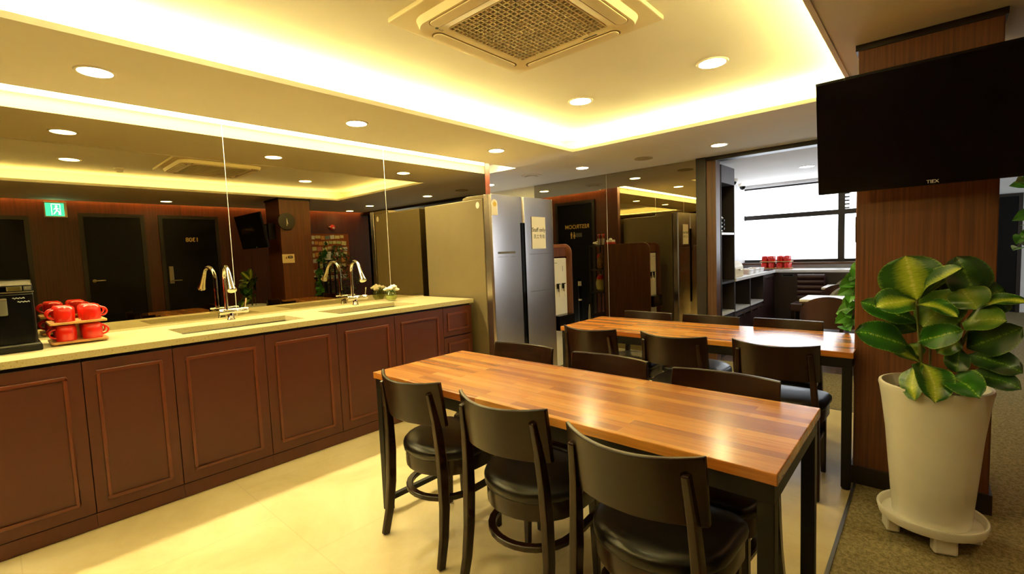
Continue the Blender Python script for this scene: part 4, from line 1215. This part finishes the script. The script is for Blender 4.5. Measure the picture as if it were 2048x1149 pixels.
# ------------------------------------------------------------------ trailing pothos plants by the column
def heart(mb, p, d, n_, L_):
    d = Vector(d).normalized(); n_ = Vector(n_); n_ = (n_ - d * n_.dot(d)).normalized(); s = d.cross(n_)
    o = [(0, 0), (-.10, .22), (-.08, .42), (.15, .50), (.45, .42), (.75, .22), (1, 0), (.75, -.22), (.45, -.42), (.15, -.50), (-.08, -.42), (-.10, -.22)]
    vs = [Vector(p)] + [Vector(p) + d * (a * L_) + s * (b_ * L_) + n_ * (abs(b_) * .25 * L_ - .15 * a * a * L_) for a, b_ in o[1:]]
    k = len(vs)
    mid = Vector(p) + d * (.35 * L_)
    vs.append(mid)
    mb.add(vs, [(i, (i + 1) % k, k) for i in range(k)])
def pothos(name, lab, base, pot_prof, potmat, vines, zfoot):
    t = thing(name, lab, 'trailing plant', base)
    MB().lathe(pot_prof, base, 24).build('pot', potmat, t, smooth=True)
    vn, lf_ = MB(), MB()
    for pts in vines:
        vn.tube(pts, .003, 6)
        for i in range(len(pts) - 1):
            a, b_ = Vector(pts[i]), Vector(pts[i + 1])
            for q in range(3):
                p = a.lerp(b_, (q + .5) / 3)
                dr = Vector((random.uniform(-1, .6), random.uniform(-1, .3), random.uniform(-.9, .1))).normalized()
                heart(lf_, p + dr * .01, dr, Vector((random.uniform(-.5, .5), -1, .5)), random.uniform(.05, .085))
    vn.build('vines', M['stem'], t, smooth=True)
    lf_.build('foliage', M['pothos'], t)
    return t
b0 = (3.535, 3.60, .90)
stand = thing('plant_stand', 'slim dark plant stand tucked behind the column by the back table', 'plant stand', (3.73, 3.67, 0))
MB().box(3.62, 3.84, 3.57, 3.78, 1.02, 1.045).build('top_board', M['frame_metal'], stand, bevel=.002)
for sx, sy in ((3.64, 3.59), (3.82, 3.59), (3.64, 3.76), (3.82, 3.76)):
    MB().box(sx - .01, sx + .01, sy - .01, sy + .01, .004, 1.02).build('leg', M['frame_metal'], stand)
pothos('pothos_plant', 'bright green trailing pothos spilling past the left edge of the column', (3.69, 3.66, 1.046), [(.05, 0), (.06, .10), (.062, .105), (.052, .105), (.045, .09), (1e-5, .09)], M['ceramic'],
       [[(3.67, 3.65, 1.14), (3.55, 3.60, 1.18), (3.50, 3.57, 1.08), (3.50, 3.56, .96), (3.49, 3.56, .85)],
        [(3.67, 3.65, 1.14), (3.55, 3.61, 1.14), (3.515, 3.58, 1.0), (3.50, 3.56, .90), (3.475, 3.56, .80)],
        [(3.68, 3.66, 1.14), (3.58, 3.63, 1.20), (3.54, 3.61, 1.15), (3.52, 3.6, 1.06)],
        [(3.67, 3.65, 1.14), (3.55, 3.60, 1.06), (3.51, 3.58, .92), (3.495, 3.565, .82), (3.46, 3.56, .775)]], 0)
stand2 = thing('plant_stand', 'tall dark plant stand behind the right side of the column', 'plant stand', (4.48, 4.2, 0))
MB().box(4.36, 4.60, 4.08, 4.32, 1.30, 1.325).build('top_board', M['frame_metal'], stand2, bevel=.002)
for sx, sy in ((4.38, 4.10), (4.58, 4.10), (4.38, 4.30), (4.58, 4.30)):
    MB().box(sx - .011, sx + .011, sy - .011, sy + .011, .004, 1.30).build('leg', M['frame_metal'], stand2)
pothos('pothos_plant', 'bright green trailing pothos hanging beyond the right edge of the column', (4.48, 4.2, 1.326), [(.07, 0), (.09, .14), (.092, .15), (.08, .15), (.07, .13), (1e-5, .13)], M['ceramic'],
       [[(4.45, 4.18, 1.46), (4.38, 4.12, 1.54), (4.30, 4.1, 1.60), (4.24, 4.1, 1.66)],
        [(4.45, 4.16, 1.46), (4.36, 4.10, 1.50), (4.29, 4.08, 1.42), (4.27, 4.07, 1.32), (4.25, 4.07, 1.22)],
        [(4.46, 4.16, 1.46), (4.38, 4.08, 1.44), (4.33, 4.05, 1.36), (4.30, 4.05, 1.30)],
        [(4.47, 4.15, 1.46), (4.40, 4.05, 1.48), (4.34, 4.02, 1.40), (4.30, 4.0, 1.27)]], 0)

# ------------------------------------------------------------------ dining corner: tall shelf, buffet counter, small tables, armchairs
BX = 2.07
tu = thing('tall_shelf_unit', 'tall dark open shelf unit just inside the opening', 'shelf unit', (1.76, 5.86, 0))
ty0, ty1 = 5.625, 6.12
MB().box(1.46, 1.475, ty0, ty1, .003, 2.23).build('back_panel', M['carcass'], tu)
for a in (ty0, ty1 - .02):
    MB().box(1.475, BX, a, a + .02, .003, 2.23).build('side_panel', M['carcass'], tu, bevel=.001)
MB().box(1.475, BX + .002, ty0 + .02, ty1 - .02, 2.03, 2.23).build('top_box', plain('shelf_top_panel', (92, 88, 96), .5), tu)
for z, mt in ((1.435, M['white_table']), (.86, M['carcass']), (.49, M['white_table'])):
    MB().box(1.475, BX, ty0 + .02, ty1 - .02, z, z + .025).build('shelf_board', mt, tu)
MB().box(1.475, BX - .01, ty0 + .02, ty1 - .02, .004, .47).build('lower_box', M['carcass'], tu)
# buffet units
def buffet(y0, y1, lab, cub, dbl):
    t = thing('buffet_cabinet', lab, 'cabinet', (1.76, (y0 + y1) / 2, 0), 'dark buffet cabinets below the window counter')
    if cub:
        MB().box(1.46, 1.475, y0 + .001, y1 - .001, .47, .86).build('back_panel', M['carcass'], t)
        for a in (y0 + .001, y1 - .019):
            MB().box(1.475, BX, a, a + .018, .51, .86).build('side_panel', M['carcass'], t)
        MB().box(1.475, BX, y0 + .02, y1 - .02, .485, .51).build('shelf_board', M['white_table'], t)
        zt_ = .475
    else:
        zt_ = .86
    MB().box(1.46, BX - .02, y0 + .001, y1 - .001, .004, zt_).build('carcass', M['carcass'], t)
    n = dbl
    for k in range(n):
        a, b_ = y0 + (y1 - y0) * k / n + .003, y0 + (y1 - y0) * (k + 1) / n - .003
        d = MB().box(BX - .018, BX, a, b_, .06, zt_ - .02).build('door', plain('buffet_door', (52, 30, 28), .4) if 'buffet_door' not in bpy.data.materials else bpy.data.materials['buffet_door'], t, bevel=.001)
        MB().box(BX, BX + .018, a + .05, b_ - .05, zt_ - .065, zt_ - .045).build('handle', M['chrome'], d)
buffet(6.125, 6.78, 'open dark buffet cabinet next to the tall shelf unit', True, 2)
buffet(6.785, 7.46, 'open dark buffet cabinet in the middle, with a stack of cups inside', True, 2)
buffet(7.465, 8.07, 'closed dark buffet cabinet in the corner under the red mugs', False, 2)
FY = 8.10
fcab = thing('window_cabinet', 'dark panelled cabinet below the window at the far end', 'cabinet', (2.9, 8.4, 0))
MB().box(1.46, 3.95, FY + .02, WY - .005, .004, .86).build('carcass', plain('window_cabinet_front', (40, 28, 30), .45), fcab)
for k in range(4):
    a, b_ = 2.12 + k * .46, 2.12 + (k + 1) * .46 - .006
    MB().box(a, b_, FY, FY + .02, .06, .855).build('door', plain('window_cabinet_door', (44, 29, 30), .42) if 'window_cabinet_door' not in bpy.data.materials else bpy.data.materials['window_cabinet_door'], fcab, bevel=.001)
MB().box(2.17, 2.33, FY - .006, FY, .80, .835).build('vent_plate', M['outlet'], fcab, bevel=.002)
MB().box(2.185, 2.315, FY - .009, FY - .006, .807, .828).build('vent_slot', M['blackplastic'], fcab)
bt = MB().box(1.45, BX + .015, 6.125, FY - .02, .862, .90).box(1.45, 3.95, FY - .02, WY - .001, .862, .90)
tag(bt.build('buffet_worktop', M['white_table'], bevel=.002), 'white L-shaped buffet worktop under the dining corner window', 'worktop')
BZ = .901
# things on the buffet
bb = thing('bread_box', 'cream bread box on the buffet next to the tall shelf', 'bread box', (1.9, 6.45, BZ))
MB().prism([(1.75, BZ + .005), (2.03, BZ + .005), (2.03, BZ + .07)] + [(1.93 + .10 * math.cos(PI / 2 * k / 6), BZ + .10 + .10 * math.sin(PI / 2 * k / 6)) for k in range(7)] + [(1.75, BZ + .2)], 'y', 6.28, 6.62).build('box', M['cream'], bb, bevel=.004)
MB().tube([(2.035, 6.40, BZ + .09), (2.05, 6.41, BZ + .09), (2.05, 6.49, BZ + .09), (2.035, 6.50, BZ + .09)], .006, 8).build('handle', M['satin'], bb, smooth=True)
MB().box(1.76, 2.02, 6.29, 6.61, BZ, BZ + .005).build('base', M['cream'], bb)
pb = thing('bread_bag', 'pink wrapped loaf bag behind the cream bread box', 'bag', (1.85, 6.86, BZ))
mbp = MB().lathe([(.05, 0), (.085, .03), (.09, .08), (.07, .13), (.03, .16), (.035, .19)], (1.85, 6.86, BZ), 16)
mbp.v = [(x * 1 + .01 * math.sin(20 * z + 6 * y), y + .012 * math.sin(17 * z), z) for x, y, z in mbp.v]
mbp.build('sack', M['pink'], pb, smooth=True)
MB().lathe([(.034, .16), (.032, .168)], (1.85, 6.86, BZ), 12, caps=False).build('tie', M['alarmred'], pb)
for k, (x, y, l) in enumerate(((1.93, 7.08, 'white basket of bread on the buffet nearest the pink bag'), (1.93, 7.36, 'white basket on the buffet between two others'), (1.93, 7.62, 'white basket on the buffet nearest the red mugs'))):
    t = thing('serving_basket', l, 'basket', (x, y, BZ), 'white baskets on the buffet')
    pr = rounded(x - .09, x + .09, y - .11, y + .11, .03, 4)
    pi_ = rounded(x - .075, x + .075, y - .095, y + .095, .025, 4)
    mb = MB(); n = len(pr)
    mb.add([(a * .9 + x * .1, b_ * .9 + y * .1, BZ) for a, b_ in pr] + [(a, b_, BZ + .06) for a, b_ in pr] + [(a, b_, BZ + .06) for a, b_ in pi_] + [(a * .9 + x * .1, b_ * .9 + y * .1, BZ + .012) for a, b_ in pi_],
           [(i + j * n, (i + 1) % n + j * n, (i + 1) % n + (j + 1) * n, i + (j + 1) * n) for j in range(3) for i in range(n)] + [tuple(range(n - 1, -1, -1)), tuple(3 * n + i for i in range(n))])
    mb.build('basket', M['white_table'], t)
    fl = MB()
    for q in range(5):
        fl.ball((x + random.uniform(-.04, .04), y + random.uniform(-.06, .06), BZ + .045), .03, 8, .7)
    fl.build('filling', [M['cream'], M['bamboo'], M['paper']][k], t, smooth=True)
tr = thing('serving_tray', 'black tray at the corner of the buffet under the red mugs', 'tray', (2.0, 7.9, BZ))
MB().prism(rounded(1.88, 2.07, 7.76, 8.05, .02, 4), 'z', BZ + .003, BZ + .012).build('tray', M['blackplastic'], tr, bevel=.002)
MB().prism(rounded(1.89, 2.06, 7.77, 8.04, .02, 4), 'z', BZ, BZ + .003).build('base', M['blackplastic'], tr)
# red mugs at the window
for q, (cx_, l) in enumerate(((1.915, 'left'), (2.135, 'right'))):
    yb = 8.40
    make_rack(cx_ - .11, cx_ + .11, yb - .11, yb + .11, 'two-tier bamboo rack of red mugs under the window, %s one of the pair' % l, BZ)
    for ti, zz in ((0, .0205), (1, .1245)):
        for dx_ in (-.052, .052):
            for dy_ in (-.052, .052):
                if ti == 1:
                    dxx, dyy = dx_ * .9, dy_ * .9
                else:
                    dxx, dyy = dx_, dy_
                dup(mug0, (cx_ + dxx, yb + dyy, BZ + zz), (-PI / 2 + (.3 if dx_ > 0 else -.3) if dy_ < 0 else PI / 2), 'red mug upside down on the %s mug rack under the window' % l, 'red mugs on the %s window rack' % l)
# inside the tall shelf
to = thing('toaster_oven', 'chrome toaster oven on the upper shelf of the tall unit', 'toaster oven', (1.9, 5.80, 1.461))
MB().box(1.74, 2.0, 5.66, 5.94, 1.475, 1.66).build('body', M['chrome'], to, bevel=.008)
MB().box(2.0, 2.006, 5.68, 5.86, 1.49, 1.63).build('glass_door', M['blackgloss'], to)
MB().tube([(2.02, 5.69, 1.635), (2.02, 5.85, 1.635)], .006, 8).build('handle', M['satin'], to)
for z in (1.51, 1.56, 1.61):
    MB().lathe([(.016, 0), (.014, .02)], (2.0, 5.90, z), 14, 'x').build('knob', M['blackplastic'], to)
for dx in (1.76, 1.98):
    MB().lathe([(.012, 0), (.012, .016)], (dx, 5.68, 1.4605), 8).lathe([(.012, 0), (.012, .016)], (dx, 5.92, 1.4605), 8).build('feet', M['blackplastic'], to)
kt = thing('electric_kettle', 'black electric kettle on the middle shelf of the tall unit', 'kettle', (1.92, 5.76, .886))
MB().lathe([(.075, 0), (.08, .02), (.075, .12), (.055, .19), (.045, .20), (1e-5, .205)], (1.92, 5.76, .886), 24).build('body', M['blackgloss'], kt, smooth=True)
MB().tube([(1.92, 5.82, 1.075), (1.92, 5.87, 1.08), (1.92, 5.89, 1.02), (1.92, 5.87, .94), (1.92, 5.83, .93)], .009, 10).build('handle', M['greyplastic'], kt, smooth=True)
MB().tube([(1.97, 5.75, 1.03), (2.01, 5.75, 1.07)], [.018, .010], 10).build('spout', M['blackgloss'], kt, smooth=True)
for k, (x, y) in enumerate(((1.98, 5.68), (1.98, 5.76), (1.90, 5.68), (1.90, 5.76))):
    l = ['front left', 'front right', 'rear left', 'rear right'][k]
    o = MB().lathe([(.03, 0), (.034, .12), (.031, .12), (.028, .005), (1e-5, .005)], (x, y, .516), 20).build('drinking_glass', M['vaseglass'], smooth=True)
    tag(o, 'clear drinking glass on the low shelf of the tall unit, %s of four' % l, 'glass', 'glasses on the low shelf')
pc = MB()
for k in range(9):
    pc.lathe([(.036, 0), (.043, .02)], (1.95, 6.86, .512 + k * .018), 20)
tag(pc.build('cup_stack', M['paper'], smooth=True), 'tall stack of white paper cups inside the open buffet cabinet', 'cups')

# small white tables
def small_table(x0, x1, y0, y1, lab):
    t = thing('cafe_table', lab, 'table', ((x0 + x1) / 2, (y0 + y1) / 2, 0), 'small white dining corner tables')
    MB().box(x0, x1, y0, y1, .69, .715).build('tabletop', M['white_table'], t, bevel=.003)
    MB().box(x0 + .004, x1 - .004, y0 + .004, y1 - .004, .672, .69).build('edge_band', M['jamb'], t)
    for sx in (x0 + .04, x1 - .04):
        for sy in (y0 + .04, y1 - .04):
            MB().box(sx - .018, sx + .018, sy - .018, sy + .018, .002, .672).build('leg', M['frame_metal'], t)
small_table(2.84, 3.44, 5.66, 6.15, 'small white dining corner table nearer to the butcher block tables')
small_table(2.81, 3.40, 7.20, 7.72, 'small white dining corner table nearer to the window')
# barrel armchairs
def make_arm(mat):
    t = thing('armchair', '', 'armchair', (0, 0, 0), 'rounded armchairs in the dining corner')
    n = 22; vs = []
    for rr in (.27, .225):
        for j in range(7):
            f = j / 6
            for k in range(n + 1):
                a = PI * 1.06 * (k / n) - PI * .03
                top = .52 + .28 * max(0, math.sin(a)) ** .8
                z = .50 + (top - .50) * f
                vs.append((rr * 1.0 * math.cos(a), rr * .95 * math.sin(a) + .02 * f, z))
    W = n + 1; fs = []
    for s_ in (0, 1):
        for j in range(6):
            for k in range(n):
                a = s_ * 7 * W + j * W + k
                fs.append((a, a + 1, a + W + 1, a + W))
    for k in range(n):
        fs.append((k, k + 1, 7 * W + k + 1, 7 * W + k)); a = 6 * W + k
        fs.append((a, a + 1, 7 * W + a + 1, 7 * W + a))
    for j in range(6):
        for k in (0, n):
            a = j * W + k
            fs.append((a, a + W, 7 * W + a + W, 7 * W + a))
    MB().add(vs, fs).build('backrest', mat, t, smooth=True, angle=60)
    pl = [(.215 * math.cos(PI * k / 14), .05 + .16 * math.sin(PI * k / 14)) for k in range(15)] + [(-.215, -.22), (-.19, -.25), (.19, -.25), (.215, -.22)]
    MB().prism(pl, 'z', .345, .46).build('seat', mat, t, bevel=.03, seg=3, smooth=True)
    for sx in (-1, 1):
        MB().bar([(sx * .225, .0, .40), (sx * .247, .02, .56)], .03, .012).bar([(sx * .09, .21, .40), (sx * .10, .235, .56)], .03, .012).build('back_support', M['chairwood'], t)
    for sx, sy in ((-.19, -.2), (.19, -.2), (-.19, .17), (.19, .17)):
        MB().bar([(sx * 1.05, sy * 1.05, .003), (sx, sy, .35)], [.02, .032], [.02, .032]).build('leg', M['chairwood'], t)
    return t
ac1 = make_arm(M['brownleather'])
ac1.location = (3.17, 5.40, 0); ac1.rotation_euler = (0, 0, PI)
ac1['label'] = 'dark brown rounded armchair nearest the butcher block tables, its back to the room'
ac2 = dup(ac1, (3.22, 6.44, 0), 0, 'second armchair from the opening, olive, facing the near white table')
for ch_ in ac2.children:
    if ch_.name.startswith(('backrest', 'seat')):
        ch_.data = ch_.data.copy(); ch_.data.materials[0] = M['oliveleather']
ac3 = dup(ac1, (3.10, 6.98, 0), PI, 'dark brown rounded armchair on the room side of the farther white table')
ac4 = dup(ac2, (3.09, 7.82, 0), 0, 'olive rounded armchair closest to the window cabinet')
rb = thing('ribbed_chair', 'brown chair with a horizontally ribbed padded back before the window cabinet', 'armchair', (2.57, 7.80, 0))
for k in range(5):
    MB().tube([(2.40, 7.96, .50 + k * .075), (2.57, 7.99, .50 + k * .075), (2.74, 7.96, .50 + k * .075)], .042, 12).build('back_cushion', M['brownleather'], rb, smooth=True)
MB().box(2.38, 2.76, 7.56, 7.94, .34, .45).build('seat', M['brownleather'], rb, bevel=.02)
for sx, sy in ((2.41, 7.59), (2.73, 7.59), (2.41, 7.91), (2.73, 7.91)):
    MB().box(sx - .018, sx + .018, sy - .018, sy + .018, .002, .34).build('leg', M['chairwood'], rb)

# ------------------------------------------------------------------ daylight
w = bpy.data.worlds.new('daylight'); scene.world = w; w.use_nodes = True
bg = w.node_tree.nodes['Background']
bg.inputs['Color'].default_value = (.86, .93, 1.0, 1); bg.inputs['Strength'].default_value = 4.2
def portal(name, loc, rot, sx, sy):
    l = bpy.data.lights.new(name, 'AREA'); l.shape = 'RECTANGLE'; l.size = sx; l.size_y = sy
    o = bpy.data.objects.new(name, l); COL.objects.link(o); o.location = loc; o.rotation_euler = rot
    l.cycles.is_portal = True
portal('window_portal', (2.7, WY + .16, 1.6), (-PI / 2, 0, 0), 2.6, 1.3)
portal('lounge_portal', (8.58, 7.85, 1.4), (0, PI / 2, 0), 1.5, 3.2)

# ------------------------------------------------------------------ camera
S = .74 / .7105
yaw, pitch, roll, f_px = .7305, -.0722, -.0393, 937.288
fw = Vector((-math.sin(yaw) * math.cos(pitch), math.cos(yaw) * math.cos(pitch), math.sin(pitch)))
rt = Vector((math.cos(yaw), math.sin(yaw), 0)); upv = rt.cross(fw)
r2 = rt * math.cos(roll) + upv * math.sin(roll); u2 = upv * math.cos(roll) - rt * math.sin(roll)
cam = bpy.data.cameras.new('camera'); cam.sensor_width = 36; cam.lens = f_px / 2048 * 36; cam.clip_start = .02
co = bpy.data.objects.new('camera', cam); COL.objects.link(co)
mat4 = Matrix((r2, u2, -fw)).transposed().to_4x4(); mat4.translation = Vector((3.7111 * S, 0, 1.2655 * S))
co.matrix_world = mat4
scene.camera = co

# ------------------------------------------------------------------ look
scene.view_settings.view_transform = 'Standard'
scene.view_settings.look = 'None'
scene.view_settings.exposure = 0.66
cy = scene.cycles
cy.caustics_reflective = True; cy.blur_glossy = 1.0; cy.caustics_refractive = False
cy.max_bounces = 10; cy.diffuse_bounces = 5; cy.glossy_bounces = 6; cy.transparent_max_bounces = 12
cy.sample_clamp_indirect = 6; cy.use_denoising = True
